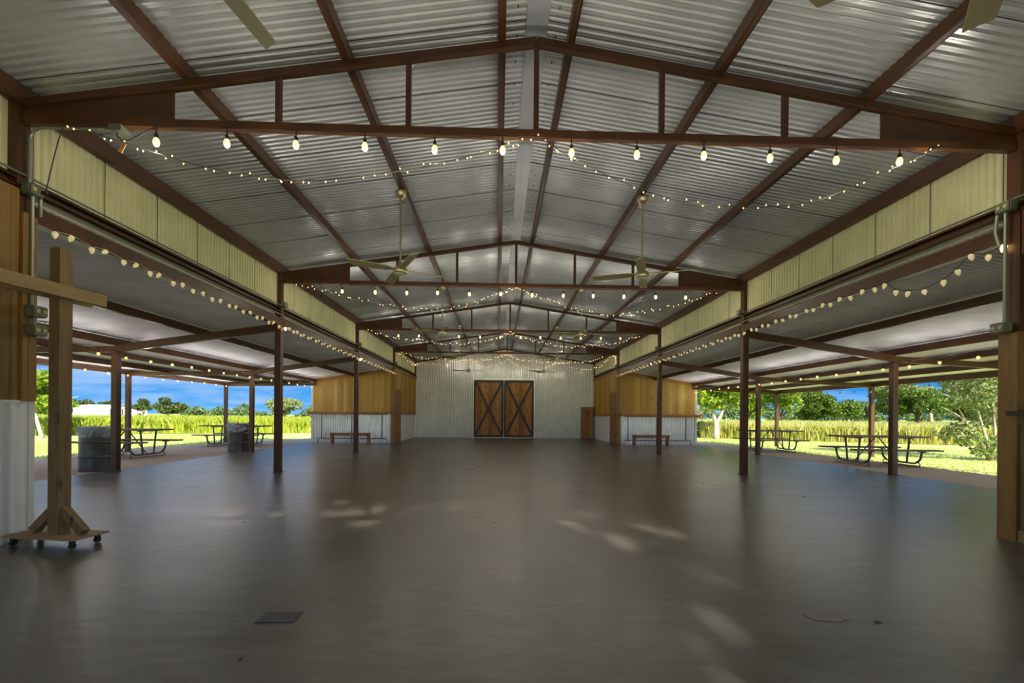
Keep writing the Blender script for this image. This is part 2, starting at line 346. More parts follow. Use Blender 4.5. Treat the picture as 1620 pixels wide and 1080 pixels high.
# ------------------------------------------------------------------ nave roof
RY0, RY1 = Y0 - 0.35, Y[4] + 0.25
bm = BM()
for s in (-1, 1):
    dx = Vector((s * 1.0, 0, -0.155)); n = Vector((0, 0, 1))
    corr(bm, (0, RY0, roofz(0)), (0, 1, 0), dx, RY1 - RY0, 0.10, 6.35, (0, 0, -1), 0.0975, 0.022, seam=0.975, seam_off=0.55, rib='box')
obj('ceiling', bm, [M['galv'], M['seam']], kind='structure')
bm = BM()
for s in (-1, 1):
    vs = [bm.verts.new(p) for p in ((0, RY0, roofz(0) - 0.03), (s * 0.13, RY0, roofz(0) - 0.052), (s * 0.13, RY1, roofz(0) - 0.052), (0, RY1, roofz(0) - 0.03))]; bm.faces.new(vs)
    vs = [bm.verts.new(p) for p in ((0, RY0, roofz(0) + 0.03), (s * 0.3, RY0, roofz(0.3) + 0.03), (s * 0.3, RY1, roofz(0.3) + 0.03), (0, RY1, roofz(0) + 0.03))]; bm.faces.new(vs)
for yy in (7.6, 13.6, 19.6, 25.6): box(bm, -0.135, 0.135, yy, yy + 0.02, roofz(0) - 0.062, roofz(0) - 0.05)
obj('trim_1', bm, M['ridge'], kind='structure')
# roof screws either side of the ridge
bm = BM()
yy = Y0
while yy < 20:
    for x in (-0.24, 0.24): box(bm, x - 0.006, x + 0.006, yy, yy + 0.012, roofz(0.24) - 0.05, roofz(0.24) - 0.01)
    yy += 0.39
obj('roof_screw', bm, M['black'], label='small dark screw tips poking through the roof sheets beside the ridge cap', cat='screws', kind='stuff')

# purlins: C sections under the roof sheets
PX = [('ridge', 0.42, 'nearest the ridge'), ('upper', 2.28, 'second down from the ridge'), ('lower', 4.15, 'third down from the ridge'), ('eave', 6.03, 'at the eave above the ribbed panels')]
def cbeam(bm, p0, p1, w, h, lip=0.03, th=0.012, face=1, mi=0):
    """longitudinal C channel along Y at x,z centre; open side towards face*X"""
    x, y0, z = p0; y1 = p1[1]
    box(bm, x - face * w / 2 - th / 2, x - face * w / 2 + th / 2, y0, y1, z - h / 2, z + h / 2, mi)
    for sg in (-1, 1):
        a, b = sorted((x - face * w / 2, x + face * w / 2)); box(bm, a, b, y0, y1, z + sg * (h / 2) - (th if sg > 0 else 0), z + sg * (h / 2) + (0 if sg > 0 else th), mi)
        c_, d_ = sorted((x + face * w / 2 - th, x + face * w / 2)); box(bm, c_, d_, y0, y1, *( (z + h / 2 - lip, z + h / 2) if sg > 0 else (z - h / 2, z - h / 2 + lip)), mi)
for s in (-1, 1):
    for nm, x, desc in PX:
        bm = BM(); hh = 0.17 if nm != 'eave' else 0.23
        zc = topz(x) + hh / 2 if nm != 'eave' else topz(x) + 0.16 - hh / 2
        cbeam(bm, (s * x, Y0, zc), (0, Y[4], 0), 0.075, hh - 0.006, face=s if nm != 'ridge' else s)
        obj('roof_purlin', bm, st, label='brown steel purlin under the %s roof slope, %s' % (SIDE[s], desc), cat='beam', group='roof purlins of the main hall')

# trusses
TY = [Y0] + Y[:4] + [Y[4] - 0.12]
for i, y in enumerate(TY):
    which = ['behind the camera at the open front', 'nearest the camera', 'second from the camera, behind the nearest hanging fans', 'third from the camera', 'fourth from the camera, over the wooden rooms', 'flat against the back wall'][i]
    t_ = thing('roof_truss', (0, y, 4.865), 'brown steel roof truss, ' + which, 'truss', 'roof trusses')
    o = -4.865; w = 0.08
    for s in (-1, 1):
        bm = BM(); bar(bm, (0, 0, topz(0) - 0.045 + o), (s * 6.17, 0, topz(6.17) - 0.045 + o), w, 0.09)
        obj('top_chord', bm, st, t_)
    bm = BM(); box(bm, -6.02, 6.02, -w / 2, w / 2, 0, 0.09)
    if i != 5:
        obj('bottom_chord', bm, st, t_)
        for x in (-3.08, -1.54, 0, 1.54, 3.08):
            bm = BM(); box(bm, x - 0.03, x + 0.03, -0.03, 0.03, 0.09, topz(x) - 0.09 + o); obj('web_post', bm, st, t_)
        for s in (-1, 1):
            bm = BM(); vs = []
            for yy in (-0.012, 0.012):
                vs.append([bm.verts.new((s * x, yy, z)) for x, z in ((4.3, 0.085), (6.0, 0.085), (6.0, topz(6.0) - 0.085 + o), (4.3, topz(4.3) - 0.085 + o))])
            bm.faces.new(vs[0]); bm.faces.new(vs[1])
            for k in range(4): bm.faces.new((vs[0][k], vs[0][(k + 1) % 4], vs[1][(k + 1) % 4], vs[1][k]))
            obj('gusset_plate', bm, st, t_)
    else: bm.free()
    tag(t_)

# main posts
def post(x, y, z0, z1, w, label, group):
    t_ = thing('steel_post', (x, y, z0), label, 'post', group)
    obj('shaft', bx(-w / 2, w / 2, -w / 2, w / 2, 0, z1 - z0), st, t_)
    obj('base_plate', bx(-w * 0.72, w * 0.72, -w * 0.62, w * 0.62, 0, 0.012), st, t_)
    return t_
for s in (-1, 1):
    for i in range(4):
        desc = ['nearest, above the wooden wall', 'second from the camera, standing clear', 'third from the camera, before the wooden room', 'fourth, rising from the corner of the wooden room'][i]
        post(s * HW, Y[i], 0.0, 5.12, 0.15, 'brown main post on the %s, %s' % (SIDE[s], desc), 'main hall posts')
    bm = bx(s * HW - 0.05, s * HW + 0.05, Y[4] - 0.16, Y[4] - 0.06, 3.95, 5.1)
    obj('steel_post', bm, st, label='short dark steel post in the %s back corner above the wooden wall' % SIDE[s], cat='post', group='main hall posts')

# ------------------------------------------------------------------ upper side walls (ribbed), channels, headers, conduits
for s in (-1, 1):
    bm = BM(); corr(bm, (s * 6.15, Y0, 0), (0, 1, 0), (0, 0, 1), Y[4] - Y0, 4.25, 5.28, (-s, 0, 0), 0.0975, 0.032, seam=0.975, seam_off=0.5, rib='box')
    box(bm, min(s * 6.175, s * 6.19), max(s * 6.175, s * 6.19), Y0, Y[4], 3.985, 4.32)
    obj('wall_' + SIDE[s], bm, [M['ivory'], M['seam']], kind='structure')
    for a, b in [(Y0, Y[0]), (Y[0], Y[1]), (Y[1], Y[2]), (Y[2], Y[3]), (Y[3], Y[4])]:
        k = [Y0] + Y[:4]; i = k.index(a)
        seg = ['in the bay over the camera', 'between the first and second posts', 'between the second and third posts', 'between the third and fourth posts', 'above the wooden room'][i]
        bm = BM(); cbeam(bm, (s * 6.08, a + 0.075, 4.175), (0, b - 0.075, 0), 0.10, 0.14, face=-s)
        obj('steel_channel', bm, st, label='brown channel under the ribbed panels, %s side, %s' % (SIDE[s], seg), cat='beam', group='channels under the ribbed panels')
        if i in (1, 2, 3):
            bm = BM(); cbeam(bm, (s * 6.08, a + 0.075, 3.86), (0, b - 0.075, 0), 0.13, 0.19, face=s)
            obj('header_beam', bm, st, label='brown header beam edged with small bulbs, %s side, %s' % (SIDE[s], seg), cat='beam', group='header beams over the side aisles')
    bm = BM(); tube(bm, [(s * 5.995, y_, 4.265) for y_ in (Y0, Y[1], Y[4] - 0.1)], 0.013, 6)
    obj('conduit', bm, M['conduit'], label='long thin grey conduit along the foot of the ribbed panels, %s side' % SIDE[s], cat='conduit', group='long conduits')
    bm = BM(); tube(bm, [(s * 6.03, y_, 4.045) for y_ in (Y[0] + 0.08, Y[1], Y[3])], 0.022, 6)
    obj('conduit', bm, M['conduit'], label='thick pale conduit in the gap above the header beam, %s side' % SIDE[s], cat='conduit', group='long conduits')

# ------------------------------------------------------------------ lean-to roofs (aisles)
def aisle_z(x, s):          # underside of sheet
    x = abs(x); e = {-1: 3.20, 1: 3.04}[s]
    return 4.0 - 0.150 * (x - 6.1) if x <= 10.17 else 3.39 - (3.39 - e) * (x - 10.17) / (15.0 - 10.17)
for s in (-1, 1):
    bm = BM(); e_ = {-1: 3.20, 1: 3.04}[s]; bar(bm, (s * 10.2, Y[3] + 0.2, 3.39 - 0.12), (s * 15.0, Y[3] + 0.2, e_ - 0.12), 0.03, 0.24); obj('trim_%d' % (17 if s < 0 else 18), bm, st, kind='structure')
    bm = BM(); e = {-1: 3.20, 1: 3.04}[s]
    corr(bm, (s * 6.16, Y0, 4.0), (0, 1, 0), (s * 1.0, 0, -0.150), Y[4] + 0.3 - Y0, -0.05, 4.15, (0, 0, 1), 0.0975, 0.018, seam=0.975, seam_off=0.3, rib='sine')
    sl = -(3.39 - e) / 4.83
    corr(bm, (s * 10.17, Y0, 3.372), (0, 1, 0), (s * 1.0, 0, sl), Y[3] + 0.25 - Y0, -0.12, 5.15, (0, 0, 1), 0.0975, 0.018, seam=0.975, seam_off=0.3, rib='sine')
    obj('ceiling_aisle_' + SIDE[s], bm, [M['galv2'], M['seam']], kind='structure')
    for x, desc in ((8.12, 'over the middle of the side aisle'), (10.17, 'over the row of inner aisle posts'), (11.8, 'first outside the aisle posts'), (13.4, 'second outside the aisle posts'), (14.95, 'at the outer eave')):
        h = 0.17 if x < 14 else 0.20
        zt = aisle_z(x, s) - 0.014
        bm = BM(); cbeam(bm, (s * x, Y0, zt - h / 2), (0, Y[3], 0), 0.075, h, face=s)
        obj('aisle_purlin', bm, st, label='brown steel purlin under the %s lean-to roof, %s' % (SIDE[s], desc), cat='beam', group='lean-to roof purlins')
    for i in (0, 1, 2, 3):
        y = Y[i]; ob = {-1: 2.95, 1: 2.79}[s]
        t_ = thing('aisle_rafter', (s * 6.17, y, 3.6), 'brown steel rafter crossing the %s lean-to roof, %s row from the camera' % (SIDE[s], ORD[i]), 'beam', 'lean-to rafters')
        if i < 3:
            bm = BM(); bar(bm, (0, 0, 0.115), (s * 4.0, 0, -0.475), 0.09, 0.19); obj('inner_beam', bm, st, t_)
        bm = BM(); bar(bm, (s * 4.0, 0, 3.115 - 3.6), (s * 8.86, 0, ob + 0.07 - 3.6), 0.09, 0.15); obj('outer_beam', bm, st, t_)
        if i < 3:
            # inner lean-to post
            d = ['hidden by the near wall', 'at the slab edge by the nearer picnic table', 'beside the slab edge, third row'][i]
            if i > 0: post(s * 10.17, y, 0.0, 3.03, 0.14, 'brown steel lean-to post, %s side, %s' % (SIDE[s], d), 'lean-to posts')
        d = ['first row', 'second row', 'third row', 'last row beside the picnic table'][i]
        post(s * 14.93, y, -0.05, ob, 0.14, 'brown steel outer lean-to post on the %s gravel, %s' % (SIDE[s], d), 'lean-to posts')

# ------------------------------------------------------------------ back wall with barn doors
bm = BM()
def bt(u): return topz(-6.15 + u) + 0.17
corr(bm, (-6.15, Y[4], 0), (1, 0, 0), (0, 0, 1), 3.98, 0, bt, (0, -1, 0), 0.118, 0.045)
corr(bm, (2.0, Y[4], 0), (1, 0, 0), (0, 0, 1), 4.15, 0, lambda u: topz(2.0 + u) + 0.17, (0, -1, 0), 0.118, 0.045)
corr(bm, (-2.17, Y[4], 0), (1, 0, 0), (0, 0, 1), 4.17, 3.98, lambda u: topz(-2.17 + u) + 0.17, (0, -1, 0), 0.118, 0.045)
obj('wall_back', bm, M['ivory_back'], kind='structure')
bm = BM(); box(bm, -2.2, 2.03, Y[4] - 0.05, Y[4] + 0.01, 3.95, 4.08); box(bm, -2.2, -2.13, Y[4] - 0.04, Y[4] + 0.01, 0, 3.95); box(bm, 1.96, 2.03, Y[4] - 0.04, Y[4] + 0.01, 0, 3.95)
box(bm, -2.13, 1.96, Y[4] - 0.03, Y[4] + 0.05, 0, 0.05)
obj('trim_2', bm, M['ivory_back'], kind='structure')
bm = BM(); box(bm, -0.12, -0.06, Y[4] - 0.02, Y[4] + 0.0, 0.05, 3.9); obj('trim_3', bm, M['white'], kind='structure')
obj('door_backing', bx(-2.2, 2.03, Y[4] + 0.03, Y[4] + 0.06, 0, 4.05), M['ivory_back'], kind='structure').name = 'trim_16'
for k, (x0, x1) in enumerate(((-2.11, -0.13), (-0.05, 1.94))):
    t_ = thing('door_%d' % (k + 1), (x0, Y[4] - 0.03, 0.06), 'large %s leaf of the knotty wooden barn doors with dark X bracing' % ('left', 'right')[k], 'door'); t_['kind'] = 'structure'
    w = x1 - x0; h = 3.84
    bm = BM(); nb = 8
    box(bm, 0, w, 0.012, 0.03, 0.0, h)
    for q in range(nb): box(bm, q * w / nb + 0.004, (q + 1) * w / nb - 0.004, -0.02, 0.02, 0.02, h - 0.02)
    obj('board_panel', bm, M['door'], t_)
    bm = BM()
    for a in (((0, -0.04, 0.06), (w, -0.04, 0.06)), ((0, -0.04, h - 0.05), (w, -0.04, h - 0.05))): bar(bm, *a, 0.04, 0.15)
    for a in (((0.05, -0.042, 0.06), (0.05, -0.042, h - 0.06)), ((w - 0.05, -0.042, 0.06), (w - 0.05, -0.042, h - 0.06))): bar(bm, *a, 0.13, 0.04, (0, 1, 0))
    obj('door_frame', bm, M['darktimber'], t_)
    for nm, a in (('diagonal_brace', ((0.1, -0.045, 0.14), (w - 0.1, -0.045, h - 0.12))), ('diagonal_brace', ((0.1, -0.05, h - 0.12), (w - 0.1, -0.05, 0.14)))):
        bm = BM(); bar(bm, *a, 0.15, 0.035, (0, 1, 0)); obj(nm, bm, M['darktimber'], t_)
    hx = w - 0.06 if k == 0 else 0.06
    bm = BM(); tube(bm, [(hx, -0.065, 1.75), (hx, -0.12, 1.77), (hx, -0.12, 2.03), (hx, -0.065, 2.05)], 0.014, 6); obj('door_handle', bm, M['black'], t_)

# switch plate on the back wall
t_ = thing('light_switch', (-2.62, Y[4] - 0.035, 1.56), 'small white switch plate on the ribbed back wall left of the barn doors', 'switch')
obj('switch_plate', bx(-0.05, 0.05, -0.012, 0.012, 0, 0.15), M['white'], t_); obj('toggle', bx(-0.012, 0.012, -0.03, -0.012, 0.06, 0.09), M['recept'], t_)

# old cabinet
t_ = thing('cabinet', (5.18, Y[4] - 0.47, 0), 'tall narrow old wooden cabinet with three panels, in the right back corner', 'cabinet')
bm = BM(); box(bm, 0.0, 0.76, 0.03, 0.36, 0.06, 2.1); box(bm, -0.02, 0.78, 0.0, 0.38, 2.1, 2.14); obj('body', bm, M['cab'], t_)
bm = BM()
for a in ((0.0, 0.10), (0.66, 0.76)): box(bm, *a, 0, 0.03, 0.08, 2.08)
for z in (0.08, 0.70, 1.30, 1.97): box(bm, 0.10, 0.66, 0.0, 0.03, z, z + 0.1)
d_ = obj('door', bm, M['cab'], t_)
for z in (0.18, 0.80, 1.40): obj('door_panel', bx(0.11, 0.65, 0.012, 0.028, z, z + 0.50), M['door'], d_)
obj('door_knob', bx(0.69, 0.72, -0.03, 0.0, 1.05, 1.08), M['black'], d_)
for x in (0.02, 0.68):
    obj('foot', bx(x, x + 0.07, 0.02, 0.36, 0, 0.06), M['cab'], t_)

# ------------------------------------------------------------------ far wooden rooms
for s in (-1, 1):
    sd_ = SIDE[s]; yf = Y[3]
    xa, xb = 6.12, 10.38
    def X(x): return s * x
    # front: corrugated wainscot
    bm = BM(); x0 = min(X(xa), X(xb)); corr(bm, (x0, yf + 0.02, 0), (1, 0, 0), (0, 0, 1), xb - xa, 0, 1.6, (0, -1, 0), 0.125, 0.055)
    obj('wall_%s_room_front' % sd_, bm, M['zinc'], kind='structure')
    bm = BM(); nb = int((xb - xa) / 0.165)
    for q in range(nb + 1):
        a = x0 + q * 0.165; b = min(a + 0.160, x0 + xb - xa)
        if b - a < 0.02: continue
        vs = []
        for yy in (yf - 0.01, yf + 0.03):
            vs.append([bm.verts.new((x, yy, z)) for x, z in ((a, 1.62), (b, 1.62), (b, aisle_z(b, s) - 0.02), (a, aisle_z(a, s) - 0.02))])
        bm.faces.new(vs[0]); bm.faces.new(vs[1])
        for k in range(4): bm.faces.new((vs[0][k], vs[0][(k + 1) % 4], vs[1][(k + 1) % 4], vs[1][k]))
    obj('wall_%s_room_boards' % sd_, bm, M['pine_x'], kind='structure')
    # solid core and outer side of the room
    bm = BM(); box(bm, min(X(10.34), X(10.4)), max(X(10.34), X(10.4)), yf + 0.02, Y[4], 0, aisle_z(10.38, s) - 0.02); obj('wall_%s_room_outer' % sd_, bm, M['white'], kind='structure')
    bm = BM(); box(bm, min(X(6.15), X(10.4)), max(X(6.15), X(10.4)), Y[4] - 0.05, Y[4] + 0.02, 0, 3.35); obj('wall_%s_room_back' % sd_, bm, M['white'], kind='structure')
    # top fascia, corner boards
    bm = BM(); bar(bm, (X(6.15), yf - 0.03, 3.88), (X(10.40), yf - 0.03, aisle_z(10.40, s) - 0.10), 0.04, 0.17, (0, 0, 1))
    obj('trim_%d' % (4 if s < 0 else 8), bm, M['pine_trim'], kind='structure')
    bm = BM(); box(bm, min(X(10.34), X(10.44)), max(X(10.34), X(10.44)), yf - 0.04, yf + 0.06, 0, aisle_z(10.4, s)); obj('trim_%d' % (5 if s < 0 else 9), bm, M['white'], kind='structure')
    bm = BM(); box(bm, min(X(5.99), X(6.20)), max(X(5.99), X(6.20)), yf - 0.10, yf + 0.14, 0, 3.80)
    box(bm, min(X(6.0), X(6.18)), max(X(6.0), X(6.18)), yf - 0.09, yf + 0.13, 3.80, 3.98); obj('trim_%d' % (6 if s < 0 else 10), bm, M['pine_trim_z'], kind='structure')
    # nave side: white wainscot, wooden boards above
    bm = BM(); corr(bm, (X(6.10), yf + 0.1, 0), (0, 1, 0), (0, 0, 1), Y[4] - yf - 0.1, 0, 1.6, (-s, 0, 0), 0.29, 0.012, rib='box')
    obj('wall_%s_room_side' % sd_, bm, M['white'], kind='structure')
    bm = BM(); q = yf + 0.1
    while q < Y[4] - 0.02:
        box(bm, min(X(6.05), X(6.10)), max(X(6.05), X(6.10)), q, min(q + 0.16, Y[4] - 0.02), 1.6, 4.06); q += 0.165
    obj('wall_%s_room_side_boards' % sd_, bm, M['pine_y'], kind='structure')
    bm = BM(); box(bm, min(X(6.01), X(6.06)), max(X(6.01), X(6.06)), yf + 0.1, Y[4] - 0.02, 1.57, 1.67); box(bm, min(X(6.01), X(6.06)), max(X(6.01), X(6.06)), yf + 0.1, Y[4] - 0.02, 3.92, 4.08)
    obj('trim_%d' % (7 if s < 0 else 11), bm, M['pine_trim_y'], kind='structure')
    # narrow door by the corner, on the nave side
    t_ = thing('door_%d' % (3 if s < 0 else 4), (X(6.02), yf + 0.16, 0.02), 'narrow brown wooden door into the %s room' % sd_, 'door'); t_['kind'] = 'structure'
    obj('door_leaf', bx(-0.025, 0.025, 0, 1.25, 0, 2.88), M['doorside'], t_)
    bm = BM()
    for z in (0.06, 1.35, 2.70): box(bm, -0.032, 0.032, 0.03, 1.22, z, z + 0.13)
    obj('rail', bm, M['doorside'], t_)
    for z in (0.4, 1.5, 2.5): obj('hinge', bx(-s * 0.04 - 0.012, -s * 0.04 + 0.012, 0.0, 0.05, z, z + 0.14), M['black'], t_)
    bm = BM(); lathe(bm, [(0.0, -0.03), (0.03, -0.02), (0.035, 0), (0.03, 0.02), (0.0, 0.03)], 10, (-s * 0.05, 0.62, 1.9)); obj('door_knob', bm, M['black'], t_)
    # bar ledge on iron pipes
    t_ = thing('bar_ledge', (0, yf - 0.02, 0), 'long brown wooden bar ledge on black pipe supports along the front of the %s room' % sd_, 'counter', 'bar ledges')
    obj('ledge_top', bx(min(X(6.22), X(10.52)), max(X(6.22), X(10.52)), -0.42, -0.0, 1.60, 1.66), M['pine_trim'], t_)
    obj('ledge_apron', bx(min(X(6.26), X(10.48)), max(X(6.26), X(10.48)), -0.40, -0.36, 1.50, 1.60), M['bench'], t_)
    vx = (9.75, 8.18, 6.6) if s < 0 else (9.69, 8.1, 6.54)
    for x in vx:
        bm = BM(); tube(bm, [(X(x), -0.33, 0.24), (X(x), -0.33, 1.60)], 0.022, 6); obj('pipe_support', bm, M['pipe'], t_)
    bm = BM(); tube(bm, [(X(9.97), -0.33, 0.0), (X(9.97), -0.33, 0.24), (X(6.33), -0.33, 0.24), (X(6.33), -0.33, 0.0)], 0.024, 6)
    tube(bm, [(X(vx[1]), -0.33, 0.0), (X(vx[1]), -0.33, 0.24)], 0.024, 6); obj('foot_rail', bm, M['pipe'], t_)
    # small bench in front
    bx0, bx1 = (-9.1, -7.1) if s < 0 else (6.68, 8.6)
    t_ = thing('bench', ((bx0 + bx1) / 2, yf - 0.78, 0), 'low reddish wooden bench under the bar ledge of the %s room' % sd_, 'bench', 'benches by the wooden rooms')
    h = (bx1 - bx0) / 2
    obj('seat', bx(-h, h, -0.17, 0.17, 0.50, 0.55), M['bench'], t_)
    obj('apron', bx(-h + 0.05, h - 0.05, -0.15, -0.12, 0.40, 0.50), M['bench'], t_)
    for a in (-1, 1):
        obj('leg', bx(a * (h - 0.07) - 0.05, a * (h - 0.07) + 0.05, -0.15, 0.15, 0, 0.50), M['bench'], t_)

# ------------------------------------------------------------------ near rooms beside the camera
# left room
bm = BM(); corr(bm, (-6.005, Y0, 0), (0, 1, 0), (0, 0, 1), 5.40 - Y0, 0, 1.62, (1, 0, 0), 0.115, 0.02, rib='box')
obj('wall_left_near_room', bm, M['white'], kind='structure')
bm = BM(); q = Y0
while q < 5.24: box(bm, -6.06, -5.99, q, min(q + 0.245, 5.255), 1.62, 4.08); q += 0.25
obj('wall_left_near_boards', bm, M['pine_trim_z'], kind='structure')
bm = BM(); box(bm, -6.03, -5.95, 5.262, 5.325, 1.62, 3.82); box(bm, -6.03, -5.95, 5.33, 5.42, 1.62, 3.80); obj('trim_12', bm, M['pine_trim_z'], kind='structure')
bm = BM(); box(bm, -6.06, -5.975, Y0, 5.43, 1.595, 1.63); box(bm, -6.06, -5.985, 5.38, 5.44, 0, 1.6); obj('trim_13', bm, M['white'], kind='structure')
obj('wall_left_near_end', bx(-10.4, -6.19, 5.39, 5.43, 0, 3.0), M['white'], kind='structure')
obj('wall_left_near_outer', bx(-10.4, -10.34, Y0, 5.36, 0, 3.3), M['white'], kind='structure')
# right room with a serving hatch
bm = BM(); box(bm, 5.96, 6.06, 5.225, 5.435, 0, 2.59); obj('trim_14', bm, M['pine_trim_z'], kind='structure')
bm = BM(); q = Y0
while q < 5.2: box(bm, 6.0, 6.06, q, min(q + 0.345, 5.22), 0.14, 1.44); q += 0.35
obj('wall_right_near_boards', bm, M['rough'], kind='structure')
bm = BM(); box(bm, 5.98, 6.06, Y0, 5.22, 0, 0.14); obj('baseboard_right', bm, M['rough_y'], kind='structure')
t_ = thing('serving_shelf', (6.0, 2.2, 1.55), 'dark wooden serving shelf on the hatch at the right edge of the picture', 'shelf')
obj('shelf_board', bx(-0.14, 0.30, -3.0, 3.06, 0.0, 0.06), M['darktimber'], t_)
obj('shelf_cloth', bx(-0.06, 0.28, -2.9, 2.9, 0.06, 0.075), M['white'], t_, label='pale strip on top of the shelf')
obj('wall_right_near_end', bx(6.19, 10.4, 5.39, 5.43, 0, 3.0), M['darktimber'], kind='structure')
obj('wall_right_near_outer', bx(10.34, 10.4, Y0, 5.36, 0, 3.3), M['darktimber'], kind='structure')
obj('wall_right_near_top', bx(6.02, 6.06, Y0, 5.24, 3.55, 4.1), M['steel'], kind='structure')

# ------------------------------------------------------------------ electrical boxes and conduits
def outlet(x, y, z, s, label, n=2, plug=False, rot=0):
    t_ = thing('outlet_box', (x, y, z), label, 'outlet box', 'outlet boxes on the posts')
    bm = BM(); box(bm, -0.055, 0.055, -0.085, 0.085, -0.065, 0.065); bmesh.ops.bevel(bm, geom=bm.edges[:], offset=0.012, segments=2, affect='EDGES'); obj('housing', bm, M['box'], t_)
    obj('cover_plate', bx(-s * 0.058 - 0.004, -s * 0.058 + 0.004, -0.075, 0.075, -0.055, 0.055), M['box'], t_)
    for k in range(n):
        yy = (k - (n - 1) / 2) * 0.075; bm = BM(); tube(bm, [(-s * 0.058, yy, 0), (-s * 0.07, yy, 0)], 0.024, 10); obj('receptacle', bm, M['recept'], t_)
    if plug:
        bm = BM(); tube(bm, [(-s * 0.07, 0.04, 0), (-s * 0.12, 0.05, -0.005)], 0.022, 8); obj('plug', bm, M['black'], t_)
    return t_
outlet(-5.93, 5.34, 4.10, -1, 'grey outlet box with a black plug high on the near left post', 2, True)
outlet(-5.90, 5.36, 2.68, -1, 'upper grey outlet box on the near left wooden wall')
outlet(-5.90, 5.36, 2.46, -1, 'lower grey outlet box on the near left wooden wall')
outlet(5.93, 5.33, 4.17, 1, 'grey outlet box with two yellow sockets high on the near right post')
outlet(5.91, 5.36, 2.66, 1, 'grey outlet box above the wooden corner board on the right')
for i, w_ in ((1, 'second'), (2, 'third'), (3, 'fourth')):
    for s in (-1, 1): outlet(s * 5.96, Y[i] - 0.02, 4.30, s, 'small grey outlet box high on the %s main post, %s side' % (w_, SIDE[s]))
def cond(pts, r, label):
    bm = BM(); tube(bm, pts, r, 8); return obj('conduit', bm, M['conduit'], label=label, cat='conduit')
def arc(c, r, a0, a1, ax, n=7):
    out = []
    for k in range(n):
        a = a0 + (a1 - a0) * k / (n - 1); out.append((c[0] + r * math.cos(a) * ax[0], c[1] + r * math.cos(a) * ax[1], c[2] + r * math.sin(a)))
    return out
cond([(-5.955, 5.33, 4.15), (-5.955, 5.33, 4.68)] + arc((-5.80, 5.33, 4.68), 0.155, PI, PI / 2, (1, 0)) + [(-5.3, 5.33, 4.838), (-5.1, 5.33, 4.838)], 0.016, 'grey bent conduit rising from the outlet box to the nearest truss')
cond([(-5.93, 5.34, 4.05), (-5.93, 5.34, 2.74)], 0.018, 'vertical grey conduit down the near left post to the paired outlet boxes')
cond([(-5.93, 5.43, 4.05), (-5.93, 5.43, 3.95), (-5.95, 5.45, 3.84)], 0.02, 'short grey conduit stub beside the near left outlet box')
cond([(5.93, 5.34, 4.11), (5.93, 5.34, 2.72)], 0.018, 'vertical grey conduit down the near right post between two outlet boxes')
cond([(5.93, 5.43, 4.11), (5.92, 5.44, 3.9), (5.95, 5.42, 3.72)], 0.02, 'short bent grey conduit stub beside the near right outlet box')
cond([(-5.9, 5.345, 2.62), (-5.9, 5.345, 2.52)], 0.014, 'short conduit nipple joining the two lower left outlet boxes')
# junction box and tag under the near truss
t_ = thing('junction_box', (-4.93, Y[0], 4.865), 'small grey junction box under the left end of the nearest truss', 'outlet box')
obj('housing', bx(-0.07, 0.07, -0.07, 0.07, -0.075, 0.0), M['box'], t_)
bm = BM(); tube(bm, [(0, -0.02, -0.075), (0.01, -0.05, -0.13), (0.09, -0.08, -0.20), (0.2, -0.09, -0.20), (0.36, -0.09, -0.11), (0.5, -0.09, -0.035)], 0.008, 6); obj('lead', bm, M['cord'], t_)
bm = BM(); bar(bm, (-4.80, Y[0] - 0.09, 4.62), (-4.85, Y[0] - 0.09, 4.52), 0.05, 0.006, (0, 1, 0)); obj('paper_tag', bm, M['tag'], label='brown paper tag hanging from the light cord near the left end of the nearest truss', cat='tag')

# ------------------------------------------------------------------ string lights
BPOOL = {}
def shared(key, fn, mat, smooth=True):
    if key not in BPOOL:
        bm = BM(); fn(bm); bmesh.ops.recalc_face_normals(bm, faces=bm.faces); me = bpy.data.meshes.new(key); bm.to_mesh(me); bm.free(); me.materials.append(mat)
        for f in me.polygons: f.use_smooth = smooth
        BPOOL[key] = me
    return BPOOL[key]
def inst(name, me, parent, loc, rot=(0, 0, 0), scale=1.0):
    o = bpy.data.objects.new(name, me); col.objects.link(o); o.parent = parent; o.location = loc; o.rotation_euler = rot; o.scale = (scale,) * 3; return o
ed_bulb = shared('edison_bulb', lambda b: lathe(b, [(0.0, -0.165), (0.02, -0.16), (0.034, -0.14), (0.04, -0.115), (0.036, -0.09), (0.026, -0.065), (0.02, -0.05), (0.0, -0.05)], 14), M['edison'])
am_bulb = shared('amber_bulb', lambda b: lathe(b, [(0.0, -0.125), (0.022, -0.12), (0.036, -0.10), (0.04, -0.08), (0.034, -0.055), (0.022, -0.045), (0.0, -0.045)], 10), M['amber'])
dk_bulb = shared('unlit_bulb', lambda b: lathe(b, [(0.0, -0.125), (0.022, -0.12), (0.036, -0.10), (0.04, -0.08), (0.034, -0.055), (0.022, -0.045), (0.0, -0.045)], 10), M['fanglass'])
socket = shared('lamp_socket', lambda b: (lathe(b, [(0.0, -0.058), (0.024, -0.058), (0.024, -0.01), (0.014, 0.0), (0.008, 0.012), (0.006, 0.075), (0, 0.075)], 10)), M['black'])
mini_b = shared('mini_bulb', lambda b: lathe(b, [(0.0, -0.032), (0.006, -0.026), (0.010, -0.014), (0.009, -0.004), (0.0, 0.0)], 6), M['mini'])
mini_s = shared('mini_socket', lambda b: lathe(b, [(0.0, -0.004), (0.007, -0.004), (0.006, 0.016), (0.0, 0.016)], 6), M['gcord'])
c9_b = shared('cone_bulb', lambda b: lathe(b, [(0.0, -0.098), (0.008, -0.092), (0.026, -0.062), (0.034, -0.036), (0.030, -0.012), (0.018, 0.0), (0.0, 0.0)], 9), M['c9'], False)
